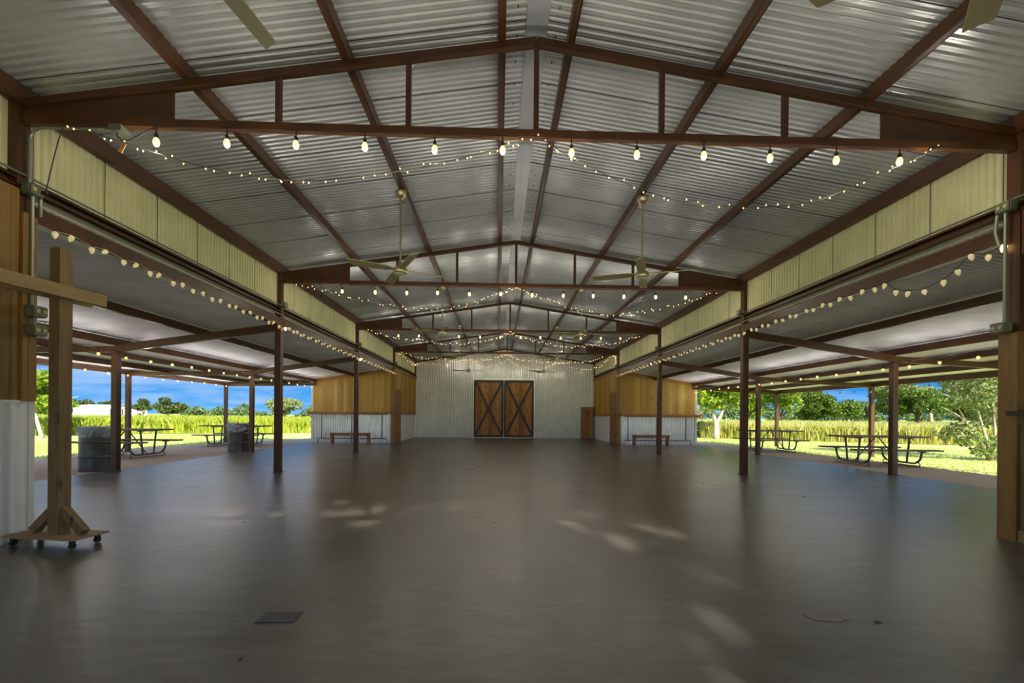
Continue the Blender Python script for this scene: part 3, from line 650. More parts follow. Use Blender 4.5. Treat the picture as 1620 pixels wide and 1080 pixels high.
c9_l = shared('cone_bulb_lit', lambda b: lathe(b, [(0.0, -0.098), (0.008, -0.092), (0.026, -0.062), (0.034, -0.036), (0.030, -0.012), (0.018, 0.0), (0.0, 0.0)], 9), M['c9lit'], False)
c9_s = shared('cone_socket', lambda b: lathe(b, [(0.0, 0.0), (0.018, 0.0), (0.017, 0.022), (0.0, 0.022)], 8), M['gcord'])
PL = {}
def bulb_light(parent, loc, watts, key='p'):
    if key not in PL:
        d = bpy.data.lights.new('bulb_light', 'POINT'); d.energy = watts; d.color = (1.0, 0.90, 0.76) if key != 'aisle' else (1.0, 0.95, 0.90); d.shadow_soft_size = 0.03; PL[key] = d
    o = bpy.data.objects.new('bulb_light', PL[key]); col.objects.link(o); o.parent = parent; o.location = loc

# row of bulbs hung under each truss
for i, (zb, cnt) in enumerate(((4.62, 12), (4.64, 12), (4.66, 12))):
    y = Y[i] - 0.09
    t_ = thing('string_lights', (0, y, 4.865), 'row of twelve glowing bulbs on a black cord under the %s truss from the camera' % ORD[i], 'string lights', 'bulb strings under the trusses')
    rnd = random.Random(i); xs = [-4.45 + k * 0.81 + rnd.uniform(-0.02, 0.02) for k in range(cnt)]
    pts = []
    for a, b in zip(xs, xs[1:] + [4.85]):
        for f in (0, 0.5): pts.append((a + (b - a) * f, 0, -0.035 - 0.018 * math.sin(PI * f)))
    if i > 0: pts = [(-5.05, 0, 0.0), (-5.0, 0, -0.12), (-4.85, 0, -0.17), (-4.65, 0, -0.12)] + pts
    bm = BM(); tube(bm, pts, 0.008, 5); obj('cord', bm, M['cord'], t_)
    for x in xs:
        b = inst('bulb', ed_bulb, t_, (x, 0, -0.115 + rnd.uniform(-0.01, 0.01)), (0, 0, rnd.uniform(0, 6)), 0.9)
        inst('socket', socket, b, (0, 0, 0))
        bulb_light(t_, (x, 0, -0.32), BULB_W)
    if i == 0:
        bm = BM(); tube(bm, [(4.85, 0, -0.05), (4.98, 0, -0.03)], 0.03, 8); obj('plug', bm, M['black'], t_)
    else:
        bm = BM(); tube(bm, [(4.85, 0, -0.05), (4.93, 0, -0.1), (4.95, 0, -0.2)], 0.016, 6); obj('plug', bm, M['black'], t_)

# swags of tiny bulbs
def interp(pts, n):
    """Catmull-Rom through pts, n samples"""
    P = [Vector(p) for p in pts]; P = [P[0] * 2 - P[1]] + P + [P[-1] * 2 - P[-2]]; out = []
    m_ = len(pts) - 1
    for k in range(n + 1):
        t = k / n * m_; i = min(int(t), m_ - 1); f = t - i; a, b, c, d = P[i:i + 4]
        out.append(0.5 * ((2 * b) + (c - a) * f + (2 * a - 5 * b + 4 * c - d) * f * f + (3 * b - a - 3 * c + d) * f ** 3))
    return out
def mini_string(pts, n, label, seed, bs=0.75):
    rnd = random.Random(seed); o0 = Vector(pts[0]); loc = [tuple(Vector(p) - o0) for p in pts]
    t_ = thing('fairy_lights', o0, label, 'fairy lights', 'fairy light swags')
    c_ = interp(loc, 40); bm = BM(); tube(bm, c_, 0.0045, 4); obj('cord', bm, M['gcord'], t_)
    full = interp(loc, n * 4)
    for k in range(n):
        p = full[min(len(full) - 1, k * 4 + rnd.randint(0, 3))]; up = rnd.random() < 0.35
        r = (PI + rnd.uniform(-0.6, 0.6) if up else rnd.uniform(-0.6, 0.6), rnd.uniform(-0.5, 0.5), 0)
        off = Vector((0, 0, -0.014)); off.rotate(Matrix.Rotation(r[1], 3, 'Y') @ Matrix.Rotation(r[0], 3, 'X'))
        b = inst('bulb', mini_b, t_, p + off, r, bs)
        if MINI_SOCK: inst('socket', mini_s, b, (0, 0, 0))
        if k % 12 == 6 and abs(p.x + o0.x) < 5: bulb_light(t_, p + Vector((0, 0, -0.22)), FAIRY_W, 'fairy')
MINI_SOCK = True
mini_string([(-5.48, Y[0] - .1, 4.83), (-4.77, Y[0] - .1, 4.62), (-4.05, Y[0] - .1, 4.41), (-3.25, Y[0] - .1, 4.27), (-2.67, Y[0] - .1, 4.24), (-1.71, Y[0] - .1, 4.36), (-0.97, Y[0] - .1, 4.53), (-.37, Y[0] - .1, 4.70), (0.01, Y[0] - .1, 4.83)], 46, 'swag of tiny warm lights across the left half of the nearest truss', 1)
mini_string([(0.03, Y[0] - .1, 4.83), (.39, Y[0] - .1, 4.61), (1.08, Y[0] - .1, 4.30), (1.77, Y[0] - .1, 4.10), (2.66, Y[0] - .1, 4.05), (3.4, Y[0] - .1, 4.14), (4.11, Y[0] - .1, 4.45), (4.78, Y[0] - .1, 4.75), (4.95, Y[0] - .1, 4.83)], 44, 'swag of tiny warm lights across the right half of the nearest truss', 2)
for i, zl in ((1, 4.20), (2, 4.32), (3, 4.40)):
    y = Y[i] - 0.17
    mini_string([(-5.7, y, 4.84), (-4.6, y, 4.58), (-3.4, y, zl + .12), (-2.3, y, zl), (-1.3, y, zl + .12), (-.5, y, 4.62), (0.0, y, 4.83)], 46, 'swag of tiny warm lights across the left half of the %s truss' % ORD[i], 10 + i, 0.75 + 0.2 * i)
    mini_string([(0.02, y, 4.83), (.6, y, 4.58), (1.5, y, zl + .08), (2.5, y, zl - .05), (3.4, y, zl + .05), (4.4, y, 4.5), (5.3, y, 4.8)], 46, 'swag of tiny warm lights across the right half of the %s truss' % ORD[i], 20 + i, 0.75 + 0.2 * i)
# lead from the near left outlet box up to the swag
bm = BM(); tube(bm, interp([(-5.80, 5.36, 4.09), (-5.70, 5.32, 4.35), (-5.58, 5.27, 4.62), (-5.50, 5.25, 4.80)], 10), 0.006, 5)
obj('power_lead', bm, M['cord'], label='thin dark lead running from the near left outlet box up to the fairy lights', cat='cord')
# swag in front of the back wall
mini_string([(-5.9, Y[3] + .3, 4.85), (-5.9, Y[4] - 1.5, 4.75), (-5.8, Y[4] - .4, 4.95), (-4.2, Y[4] - .5, 5.05), (-2.4, Y[4] - .8, 5.25), (-1.9, Y[4] - 1.0, 4.9), (-.9, Y[4] - 1.0, 4.75), (0.2, Y[4] - 1.0, 5.2)], 60, 'chain of tiny warm lights looping along the top of the back wall on the left', 31, 1.5)
mini_string([(0.3, Y[4] - 1.0, 5.2), (1.0, Y[4] - 1.0, 4.75), (2.0, Y[4] - 1.0, 4.6), (3.0, Y[4] - 1.0, 4.9), (3.6, Y[4] - 1.5, 5.0), (4.6, Y[4] - 2, 4.5), (5.6, Y[4] - 3.5, 4.5), (5.9, Y[3] + .3, 4.9), (5.93, Y[3] + .1, 4.2)], 60, 'chain of tiny warm lights looping along the top of the back wall on the right', 32, 1.5)

# cone bulbs along the header beams
def cone_string(pts, label, seed, cm, lit=()):
    rnd = random.Random(seed); o0 = Vector(pts[0][:3]); t_ = thing('cone_bulb_string', o0, label, 'string lights', 'cone bulb strings along the header beams')
    cp = [Vector(p[:3]) - o0 + Vector((0, 0, 0.055)) for p in pts]; bm = BM(); tube(bm, cp, 0.006, 4); obj('cord', bm, cm, t_)
    for k, p in enumerate(pts):
        tilt = rnd.uniform(-0.35, 0.35); b = inst('bulb', c9_l if k in lit else c9_b, t_, Vector(p[:3]) - o0 + Vector((0, 0, 0.045)), (rnd.uniform(-0.9, 0.5) if k % 2 else tilt, tilt, 0), 1.0)
        inst('socket', c9_s, b, (0, 0, 0))
def header_run(s, y0, y1, step, seed):
    rnd = random.Random(seed); out = []; y = y0; k = 0
    while y < y1: out.append((s * (6.0 if k % 2 else 5.985), y, 3.745 if k % 2 else 3.70)); y += step * rnd.uniform(0.85, 1.1); k += 1
    return out
cone_string(header_run(-1, 5.66, Y[1] - .1, 0.262, 3), 'cone-shaped cream bulbs along the left header beam, first to second post', 3, M['wcord'])
cone_string(header_run(-1, Y[1] + .1, Y[2] - .1, 0.25, 4), 'cone-shaped cream bulbs along the left header beam, second to third post', 4, M['wcord'], (0,))
cone_string(header_run(-1, Y[2] + .1, Y[3] - .1, 0.25, 5), 'cone-shaped cream bulbs along the left header beam, third to fourth post', 5, M['wcord'], (0, 1))
rp = [(5.39, 3.68), (5.58, 3.62), (5.80, 3.71), (5.97, 3.56), (6.16, 3.47), (6.45, 3.41), (6.70, 3.46), (6.92, 3.54), (7.12, 3.71)]
cone_string([(5.985, a, b) for a, b in rp] + header_run(1, 7.33, Y[1] - .1, 0.25, 6), 'cone-shaped cream bulbs on a sagging cord, right header beam, first to second post', 6, M['gcord'], (0,))
cone_string(header_run(1, Y[1] + .1, Y[2] - .1, 0.25, 7), 'cone-shaped cream bulbs along the right header beam, second to third post', 7, M['gcord'])
cone_string(header_run(1, Y[2] + .1, Y[3] - .1, 0.25, 8), 'cone-shaped cream bulbs along the right header beam, third to fourth post', 8, M['gcord'], (3,))

# strings of bulbs in the lean-tos
def aisle_string(x, y0, y1, step, z, me, label, seed, sag=0.05):
    rnd = random.Random(seed); t_ = thing('string_lights', (x, y0, z), label, 'string lights', 'bulb strings in the lean-tos')
    ys = []; y = y0
    while y < y1: ys.append(y - y0); y += step * rnd.uniform(0.95, 1.05)
    pts = []
    for k, a in enumerate(ys):
        q = (k % 7) / 7; pts.append((0, a, 0.17 - sag * math.sin(PI * q)))
    bm = BM(); tube(bm, pts, 0.007, 4); obj('cord', bm, M['cord'], t_)
    for p in pts:
        b = inst('bulb', me, t_, (p[0], p[1], p[2] - 0.075), (0, 0, 0), 0.82); inst('socket', socket, b, (0, 0, 0))
        if me is am_bulb and min(abs(p[1] + y0 - q_) for q_ in Y) > 0.45: bulb_light(t_, (p[0], p[1], p[2] - 0.26), AISLE_W, 'aisle')
aisle_string(-9.98, 8.35, 23.4, 0.80, 2.90, am_bulb, 'string of amber bulbs under the inner left lean-to beam', 1, 0.03)
aisle_string(9.98, 8.40, 23.4, 0.80, 2.84, am_bulb, 'string of amber bulbs under the inner right lean-to beam', 2, 0.03)
aisle_string(-14.55, 9.5, 23.3, 0.86, 2.93, am_bulb, 'string of amber bulbs along the outer left eave', 3, 0.05)
aisle_string(14.6, 9.4, 23.3, 0.80, 2.62, dk_bulb, 'string of unlit bulbs along the outer right eave', 4, 0.06)

# ------------------------------------------------------------------ ceiling fans
def make_fan(x, y, ang, label):
    zt = topz(x); t_ = thing('ceiling_fan', (x, y, 4.24), label, 'ceiling fan', 'ceiling fans', ang)
    bm = BM(); lathe(bm, [(0.0, -0.13), (0.045, -0.13), (0.085, -0.08), (0.105, -0.02), (0.105, 0.0), (0.0, 0.0)], 14, (0, 0, zt - 4.24)); obj('canopy', bm, M['brass'], t_, smooth=True)
    bm = BM(); tube(bm, [(0, 0, 0.12), (0, 0, zt - 4.24 - 0.1)], 0.02, 8); obj('downrod', bm, M['brass'], t_)
    bm = BM(); lathe(bm, [(0.0, 0.16), (0.035, 0.16), (0.05, 0.08), (0.115, 0.035), (0.135, 0.01), (0.135, -0.055), (0.125, -0.07), (0.0, -0.07)], 18); obj('motor_housing', bm, M['brass'], t_, smooth=True)
    bm = BM(); lathe(bm, [(0.105, -0.070), (0.095, -0.085), (0.05, -0.095), (0.0, -0.097)], 18); obj('bottom_cap', bm, M['fanglass'], t_, smooth=True)
    for k in range(4):
        a = k * PI / 2; bm = BM(); n = 8; top = []; bot = []; tilt = 0.26
        prof = [(0.10, 0.03), (0.17, 0.045), (0.24, 0.075), (0.55, 0.082), (0.84, 0.078), (0.93, 0.02)]
        ups, dns = [], []
        for r, w_ in prof:
            for sg, lst in ((1, ups), (-1, dns)):
                rr = r if not (r > 0.85) else (0.975 if sg > 0 else 0.885)
                ww = w_ if r < 0.85 else 0.075
                yy = sg * ww; z = yy * math.tan(tilt) * min(1, r / 0.3)
                lst.append((rr, yy, z))
        ring = ups + dns[::-1]; R = Matrix.Rotation(a, 3, 'Z')
        va = [bm.verts.new(R @ Vector(p)) for p in ring]; vb = [bm.verts.new(R @ (Vector(p) + Vector((0, 0, 0.012)))) for p in ring]
        m_ = len(prof)
        for q in range(m_ - 1):
            bm.faces.new((va[q], va[q + 1], va[2 * m_ - 2 - q], va[2 * m_ - 1 - q])); bm.faces.new((vb[q], vb[q + 1], vb[2 * m_ - 2 - q], vb[2 * m_ - 1 - q]))
        for q in range(2 * m_): bm.faces.new((va[q], va[(q + 1) % (2 * m_)], vb[(q + 1) % (2 * m_)], vb[q]))
        obj('blade', bm, M['blade'], t_)
    return t_
FY = [2.35, 8.38, 14.55, 20.7, 26.9]
FA = [(80, 51), (27, -20), (15, 5), (35, 12), (8, 20)]
for i, y in enumerate(FY):
    for k, s in enumerate((-1, 1)):
        w_ = ['overhead, only a blade tip in view', 'in the nearest full pair', 'in the second full pair', 'in the third full pair', 'in the farthest pair'][i]
        make_fan(s * 2.31, y if i else (2.42, 2.24)[k], math.radians(FA[i][k]), 'brass ceiling fan with cream blades, %s side, %s' % (SIDE[s], w_))

# ------------------------------------------------------------------ wooden cross on castors
t_ = thing('wooden_cross', (-5.39, 5.13, 0), 'tall rough timber cross on a wheeled board beside the near left wall', 'cross', None, math.radians(-9))
obj('upright', bx(-0.068, 0.068, -0.066, 0.066, 0.12, 3.34), M['rough'], t_)
obj('front_arm', bx(0.076, 0.116, -1.05, 0.40, 2.78, 2.92), M['rough_y'], t_)
obj('rear_arm', bx(-0.116, -0.076, -1.05, 0.40, 2.78, 2.92), M['rough_y'], t_)
obj('base_board', bx(-0.50, 0.42, -0.19, 0.19, 0.10, 0.122), M['rough_x'], t_)
for a in (-1, 1):
    bm = BM(); bar(bm, (a * 0.06, 0, 0.40), (a * 0.33, 0, 0.145), 0.09, 0.075, (0, 1, 0)); obj('brace', bm, M['rough'], t_)
    for b in (-1, 1):
        x = (-0.42 if a < 0 else 0.34)
        bm = BM(); tube(bm, [(x - 0.015, b * 0.13, 0.034), (x + 0.015, b * 0.13, 0.034)], 0.032, 12); box(bm, x - 0.02, x + 0.02, b * 0.13 - 0.02, b * 0.13 + 0.02, 0.06, 0.10); obj('castor', bm, M['black'], t_)

# ------------------------------------------------------------------ picnic tables
def ucurve(x, n=6):
    R = 0.30; pts = [(x, -0.76, 0.50)]
    pts += [(x, -0.76 + 0.02 + R - R * math.cos(a), 0.11 + R - R * math.sin(a)) for a in [PI / 2 * k / n for k in range(n + 1)]]
    pts += [(p[0], -p[1], p[2]) for p in pts[::-1]]; return pts
def make_table(cx_, cy_, ang, label, k=1.0):
    k_ = k
    t_ = thing('picnic_table', (cx_, cy_, -0.05), label, 'picnic table', 'picnic tables on the gravel', math.radians(ang)); t_.scale = (k_, 1.08, 1.0)
    for k in range(4):
        y0 = -0.46 + k * 0.232; bm = bx(-1.25, 1.25, y0, y0 + 0.222, 0.935, 0.985); obj('tabletop_plank', bm, M['table'], t_)
    for s in (-1, 1): obj('bench_plank', bx(-1.25, 1.25, s * 0.76 - 0.15, s * 0.76 + 0.15, 0.525, 0.575), M['table'], t_)
    for x in (-0.74, 0.74):
        bm = BM(); tube(bm, ucurve(x), 0.03, 8)
        tube(bm, [(x, -0.22, 0.10), (x, -0.32, 0.92)], 0.028, 8); tube(bm, [(x, 0.22, 0.10), (x, 0.32, 0.92)], 0.028, 8)
        box(bm, x - 0.03, x + 0.03, -0.42, 0.42, 0.90, 0.935)
        for s in (-1, 1): box(bm, x - 0.03, x + 0.03, s * 0.76 - 0.13, s * 0.76 + 0.13, 0.495, 0.525)
        f = obj('end_frame', bm, M['tablesteel'], t_)
        for s in (-1, 1):
            bm = BM(); tube(bm, [(x, s * 0.58, 0.20), (x, s * 0.70, 0.10), (x, s * 0.68, 0.0)], 0.016, 6); obj('ground_hook', bm, M['tablesteel'], f)
        obj('skid_board', bx(x - 0.05, x + 0.05, -0.66, 0.66, 0.0, 0.045), M['rough_y'], t_)
    for s in (-1, 1):
        bm = BM(); tube(bm, [(s * 0.70, 0, 0.10), (s * 0.06, 0, 0.92)], 0.018, 6); obj('diagonal_brace', bm, M['tablesteel'], t_)
    return t_
make_table(-13.45, 15.8, 0, 'picnic table on the left gravel, behind the nearer bin')
make_table(-13.03, 21.5, 1, 'picnic table on the left gravel, behind the farther bin', 1.15)
make_table(12.42, 14.55, -5, 'nearest picnic table on the right gravel, with both ends in view', 1.06)
make_table(12.28, 20.22, -4, 'farther picnic table on the right gravel, partly behind the steel posts')

# ------------------------------------------------------------------ bins (steel drums with clear liners)
def make_bin(x, y, seed, label):
    rnd = random.Random(seed); t_ = thing('trash_drum', (x, y, -0.05), label, 'bin', 'steel drum bins', rnd.uniform(0, 6)); r = 0.365
    prof = [(0.0, 0.0), (r, 0.0), (r + .008, 0.02), (r, 0.04)]
    for zz_ in (0.38, 0.76): prof += [(r, zz_ - 0.03), (r + 0.018, zz_ - 0.012), (r + 0.018, zz_ + 0.012), (r, zz_ + 0.03)]
    prof += [(r, 1.12), (r + 0.014, 1.13), (r + 0.014, 1.155), (r - 0.01, 1.155), (r - 0.012, 0.2), (0, 0.2)]
    bm = BM(); lathe(bm, prof, 36); obj('drum_body', bm, M['drum'], t_, smooth=False)
    bm = BM(); tube(bm, [(r + 0.004, 0, 0.04), (r + 0.004, 0, 1.12)], 0.006, 5); obj('weld_seam', bm, M['drum'], t_)
    bm = BM(); n = 56; rings = []
    ph = rnd.uniform(0, 6)
    for j, (rr, z) in enumerate([(r - 0.03, 0.75), (r - 0.025, 1.0), (r - 0.01, 1.17), (r + 0.022, 1.185), (r + 0.035, 1.14), (r + 0.045, 1.05), (r + 0.05, 0.97), (r + 0.045, 0.9)]):
        ring = []
        for k in range(n):
            a = 2 * PI * k / n; w_ = 0.012 * math.sin(9 * a + ph + j) + rnd.uniform(-0.012, 0.012); dz = (0.05 * math.sin(a * 1 + ph) + 0.03 * math.sin(3 * a)) * (j > 5) + rnd.uniform(-.008, .008)
            ring.append(bm.verts.new(((rr + (w_ if j > 2 else 0)) * math.cos(a), (rr + (w_ if j > 2 else 0)) * math.sin(a), z + dz)))
        rings.append(ring)
    for a, b in zip(rings, rings[1:]):
        for k in range(n): bm.faces.new((a[k], a[(k + 1) % n], b[(k + 1) % n], b[k]))
    obj('plastic_liner', bm, M['bag'], t_, label='clear crumpled plastic liner', smooth=True)
make_bin(-11.12, 12.05, 1, 'dark steel drum bin with clear liner, nearer one beside the left lean-to post')
make_bin(-10.85, 17.95, 2, 'dark steel drum bin with clear liner, farther one beside the left lean-to post')

# ------------------------------------------------------------------ floor details
bm = bx(-0.135, 0.135, -0.085, 0.085, 0, 0.006); o = obj('floor_plate', bm, M['plate'], label='dark square plate set in the concrete at lower left', cat='floor plate'); o.location = (-2.02, 3.28, 0); o.rotation_euler = (0, 0, 0.0)
bm = BM(); rnd = random.Random(5); vs = [bm.verts.new((0.16 * math.cos(a) * rnd.uniform(.8, 1.1), 0.09 * math.sin(a) * rnd.uniform(.7, 1.1), 0.004)) for a in [2 * PI * k / 16 for k in range(16)]]; bm.faces.new(vs)
r_ = bmesh.ops.extrude_face_region(bm, geom=bm.faces[:]); bmesh.ops.translate(bm, verts=[v for v in r_['geom'] if isinstance(v, bmesh.types.BMVert)], vec=(0, 0, -0.004))
o = obj('floor_patch', bm, M['patch'], label='uneven grey patch in the concrete at lower right', cat='floor patch'); o.location = (2.05, 3.24, 0.0)
def leaf(x, y, s, lab):
    bm = BM(); vs = [bm.verts.new(p) for p in ((-s, 0, 0.002), (0, -s * .5, 0.006), (s, 0, 0.003), (0.2 * s, s * .6, 0.008))]; bm.faces.new(vs)
    r_ = bmesh.ops.extrude_face_region(bm, geom=bm.faces[:]); bmesh.ops.translate(bm, verts=[v for v in r_['geom'] if isinstance(v, bmesh.types.BMVert)], vec=(0, 0, 0.003))
    o = obj('dry_leaf', bm, M['leafbit'], label=lab, cat='leaf', group='dry leaves on the floor'); o.location = (x, y, 0); o.rotation_euler = (0, 0, x)
leaf(2.38, 3.15, 0.025, 'dark dry leaf on the concrete right of the grey patch')
leaf(-1.98, 2.72, 0.02, 'dark speck of leaf on the concrete in front of the dark floor plate')
leaf(5.4, 8.2, 0.05, 'small dry leaf on the concrete between the right main posts')

# ------------------------------------------------------------------ vegetation
def numpy_mesh(name, V, F):
    me = bpy.data.meshes.new(name); me.vertices.add(len(V)); me.vertices.foreach_set('co', np.asarray(V, dtype=np.float32).ravel())
    k = F.shape[1]; me.loops.add(F.size); me.loops.foreach_set('vertex_index', F.astype(np.int32).ravel()); me.polygons.add(len(F))
    me.polygons.foreach_set('loop_start', np.arange(0, F.size, k, dtype=np.int32)); me.polygons.foreach_set('loop_total', np.full(len(F), k, dtype=np.int32)); me.update(); me.validate(); return me
def leaf_cloud(name, blobs, n, size, rs, shell=0.55):
    """blobs: (cx,cy,cz,rx,ry,rz)"""
    B = np.array(blobs, dtype=float); w = (B[:, 3] * B[:, 4] * B[:, 5]) ** (2 / 3); idx = rs.choice(len(B), n, p=w / w.sum())
    d = rs.normal(size=(n, 3)); d /= np.linalg.norm(d, axis=1)[:, None]; r = shell + (1 - shell) * rs.random(n) ** 0.5
    c = B[idx, :3] + d * r[:, None] * B[idx, 3:]
    # clumping
    a = rs.normal(size=(n, 3)); a /= np.linalg.norm(a, axis=1)[:, None]; b = np.cross(a, rs.normal(size=(n, 3))); b /= np.linalg.norm(b, axis=1)[:, None]
    s = size * rs.uniform(0.6, 1.3, n)[:, None]
    V = np.stack([c - a * s, c + b * s * 0.55, c + a * s, c - b * s * 0.55], 1).reshape(-1, 3)
    return numpy_mesh(name, V, np.arange(4 * n).reshape(n, 4))
def sub_blobs(cx_, cy_, cz_, rx, ry, rz, k, rs, f=0.42):
    out = []
    for _ in range(k):
        d = rs.normal(size=3); d /= np.linalg.norm(d); r = rs.random() ** 0.4 * 0.75; q = rs.uniform(0.75, 1.25) * f
        out.append((cx_ + d[0] * rx * r, cy_ + d[1] * ry * r, cz_ + d[2] * rz * r, rx * q, ry * q, rz * q))
    return out
TREES = []
def tree(kind, x, y, crowns, trunks, n, size, leafm, barkm, label, seed, nb=10, f=0.42, shell=0.5, cat='tree', group='trees around the meadow'):
    rs = np.random.RandomState(seed); t_ = thing(kind, (x, y, -0.1), label, cat, group)
    if trunks:
        bm = BM()
        for pts, r0, r1 in trunks:
            p_ = interp(pts, max(4, 3 * (len(pts) - 1))); m_ = len(p_) - 1
            tube(bm, p_, [r0 + (r1 - r0) * k / m_ for k in range(m_ + 1)], 7)
        obj('trunk', bm, barkm, t_, smooth=True)
    bl = []
    for c in crowns: bl += sub_blobs(*c, nb, rs, f)
    obj('foliage', leaf_cloud(kind + '_leaves', bl, n, size, rs, shell), leafm, t_)
    return t_
def P2(px, Yv):   # world X for a picture column at depth Yv (used only to lay out the far landscape)
    a = math.radians(1.724); u = (px - 810) / 695.0
    return -0.422 + Yv * (u * math.cos(a) + math.sin(a)) / (math.cos(a) - u * math.sin(a))
# left side
tree('leaning_tree', -28.9, 28.3, [(-2.2, 1.0, 3.6, 2.6, 2.6, 1.6), (-1.2, 0.6, 2.6, 1.9, 1.8, 1.1), (0.3, 0.2, 2.2, 1.2, 1.2, 0.5)], [([(0, 0, 0), (-0.35, 0.1, 0.8), (-0.7, 0.2, 1.7), (-1.5, 0.3, 3.2)], 0.13, 0.05), ([(-0.7, 0.2, 1.7), (0.6, 0.2, 2.2), (2.0, 0.2, 2.6)], 0.05, 0.015)], 5200, 0.16, M['leaf_bright'], M['bark'], 'leaning slim tree on the left lawn beside the near wall', 1, 9, 0.4)
def far(kind, px, Yv, wpx, z0, z1, n, lm, label, seed, size=None, trunk=True, nb=10, f=0.42):
    x = P2(px, Yv); w = wpx / 695 * Yv / 2; h = (z1 - z0) / 2; zc = (z0 + z1) / 2
    tr = [([(0, 0, 0), (0.1 * w, 0, zc * 0.5), (0.05 * w, 0, zc)], max(0.12, w * 0.07), w * 0.03)] if trunk else []
    if trunk:
        for a in (-1, 1): tr.append(([(0.05 * w, 0, z0 * 0.7), (a * 0.35 * w, 0.1 * w, zc * 0.9), (a * 0.6 * w, 0, zc + h * .2)], w * 0.035, w * 0.012))
    tree(kind, x, Yv, [(0, 0, zc, w, w * 0.8, h)], tr, n, size or max(0.12, Yv * 0.0028), lm, M['barkd'], label, seed, nb, f)
def hz(px): return 651.2 + (px - 40) * 0.0086   # horizon row
def zt_(px, row, Yv): return 1.495 + (hz(px) - row) / 695 * Yv
Yf = 130
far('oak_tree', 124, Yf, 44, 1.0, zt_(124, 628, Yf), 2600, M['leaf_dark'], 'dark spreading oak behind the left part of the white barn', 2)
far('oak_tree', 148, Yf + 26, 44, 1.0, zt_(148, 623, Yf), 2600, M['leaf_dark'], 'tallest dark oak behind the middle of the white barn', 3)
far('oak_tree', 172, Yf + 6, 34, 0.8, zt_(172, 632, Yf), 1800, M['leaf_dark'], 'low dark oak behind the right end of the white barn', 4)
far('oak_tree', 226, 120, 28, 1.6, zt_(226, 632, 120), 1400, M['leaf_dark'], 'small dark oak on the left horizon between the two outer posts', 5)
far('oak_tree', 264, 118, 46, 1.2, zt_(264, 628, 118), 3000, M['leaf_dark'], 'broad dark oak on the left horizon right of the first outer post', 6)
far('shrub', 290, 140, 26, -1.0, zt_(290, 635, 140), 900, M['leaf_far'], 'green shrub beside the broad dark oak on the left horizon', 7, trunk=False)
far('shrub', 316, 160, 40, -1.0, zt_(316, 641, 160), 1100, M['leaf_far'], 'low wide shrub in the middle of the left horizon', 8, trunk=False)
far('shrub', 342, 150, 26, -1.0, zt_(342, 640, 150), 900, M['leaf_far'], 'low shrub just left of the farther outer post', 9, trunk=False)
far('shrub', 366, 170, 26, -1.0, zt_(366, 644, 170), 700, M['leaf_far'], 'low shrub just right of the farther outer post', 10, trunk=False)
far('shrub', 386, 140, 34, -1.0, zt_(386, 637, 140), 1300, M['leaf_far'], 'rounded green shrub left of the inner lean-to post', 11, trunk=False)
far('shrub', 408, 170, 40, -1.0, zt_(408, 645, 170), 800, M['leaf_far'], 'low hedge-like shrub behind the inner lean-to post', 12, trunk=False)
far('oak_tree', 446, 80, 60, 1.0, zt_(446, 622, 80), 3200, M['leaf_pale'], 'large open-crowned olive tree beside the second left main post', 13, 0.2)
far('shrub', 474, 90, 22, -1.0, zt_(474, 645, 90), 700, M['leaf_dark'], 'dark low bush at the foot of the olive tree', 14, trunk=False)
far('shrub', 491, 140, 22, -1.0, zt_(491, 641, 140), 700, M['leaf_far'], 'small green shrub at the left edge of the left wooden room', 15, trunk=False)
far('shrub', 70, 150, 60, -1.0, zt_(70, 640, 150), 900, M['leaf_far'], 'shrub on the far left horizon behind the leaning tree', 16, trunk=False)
# right side
tree('pecan_tree', 15.9, 32.5, [(-1.0, 0, 3.6, 2.6, 2.4, 1.5), (1.6, 0, 3.8, 2.8, 2.4, 1.7), (0.2, 0.5, 5.6, 3.4, 3.0, 2.0), (-0.4, 0.2, 2.9, 2.2, 2.0, 0.7)],
     [([(0, 0, -0.02), (0, 0, 0.9), (-0.03, 0, 1.35)], 0.24, 0.2), ([(-0.03, 0, 1.2), (-0.25, 0, 2.0), (-0.2, 0, 3.0), (-0.8, 0, 4.4)], 0.16, 0.05), ([(0.0, 0, 1.2), (0.35, 0, 1.8), (0.6, 0, 2.6), (1.2, 0, 4.0)], 0.16, 0.05), ([(-0.2, 0, 2.6), (-1.2, 0.1, 3.2)], 0.05, 0.02), ([(0.6, 0, 2.6), (0.3, 0, 3.6)], 0.06, 0.02)],
     9000, 0.15, M['leaf_bright'], M['bark'], 'bright green tree with a pale forked trunk beside the right wooden room', 21, 12, 0.36)
tree('bush', 15.0, 36.0, [(0, 0, 0.6, 2.4, 1.2, 0.8), (-2.5, 0, 0.7, 1.6, 1.0, 0.7), (3.0, 0.5, 0.5, 1.4, 1.0, 0.55)], [], 3000, 0.13, M['leaf_mid'], M['bark'], 'dark green brambles behind the forked pale trunk', 22, 8, 0.4, cat='bush')
def rt(kind, px, Yv, wpx, row0, row1, n, lm, label, seed, trunk_px=None, bark='barkd', size=None, f=0.38, nb=14):
    x = P2(px, Yv); w = wpx / 695 * Yv / 2; z0 = zt_(px, row0, Yv); z1 = zt_(px, row1, Yv); h = (z1 - z0) / 2; zc = (z0 + z1) / 2; tr = []
    if trunk_px is not None:
        tx = P2(trunk_px, Yv) - x; r = w * 0.055
        tr = [([(tx, 0, 0), (tx * 0.9, 0, z0 * 0.8), (tx * 0.6, 0, zc)], r, r * 0.6)] + [([(tx, 0, z0 * 0.9), (a * w * 0.35, 0, zc - h * 0.2), (a * w * 0.7, 0.0, zc + h * 0.1)], r * 0.5, r * 0.15) for a in (-1, 1)]
    tree(kind, x, Yv, [(0, 0, zc, w, w * 0.8, h)], tr, n, size or Yv * 0.0030, lm, M[bark], label, seed, nb, f)
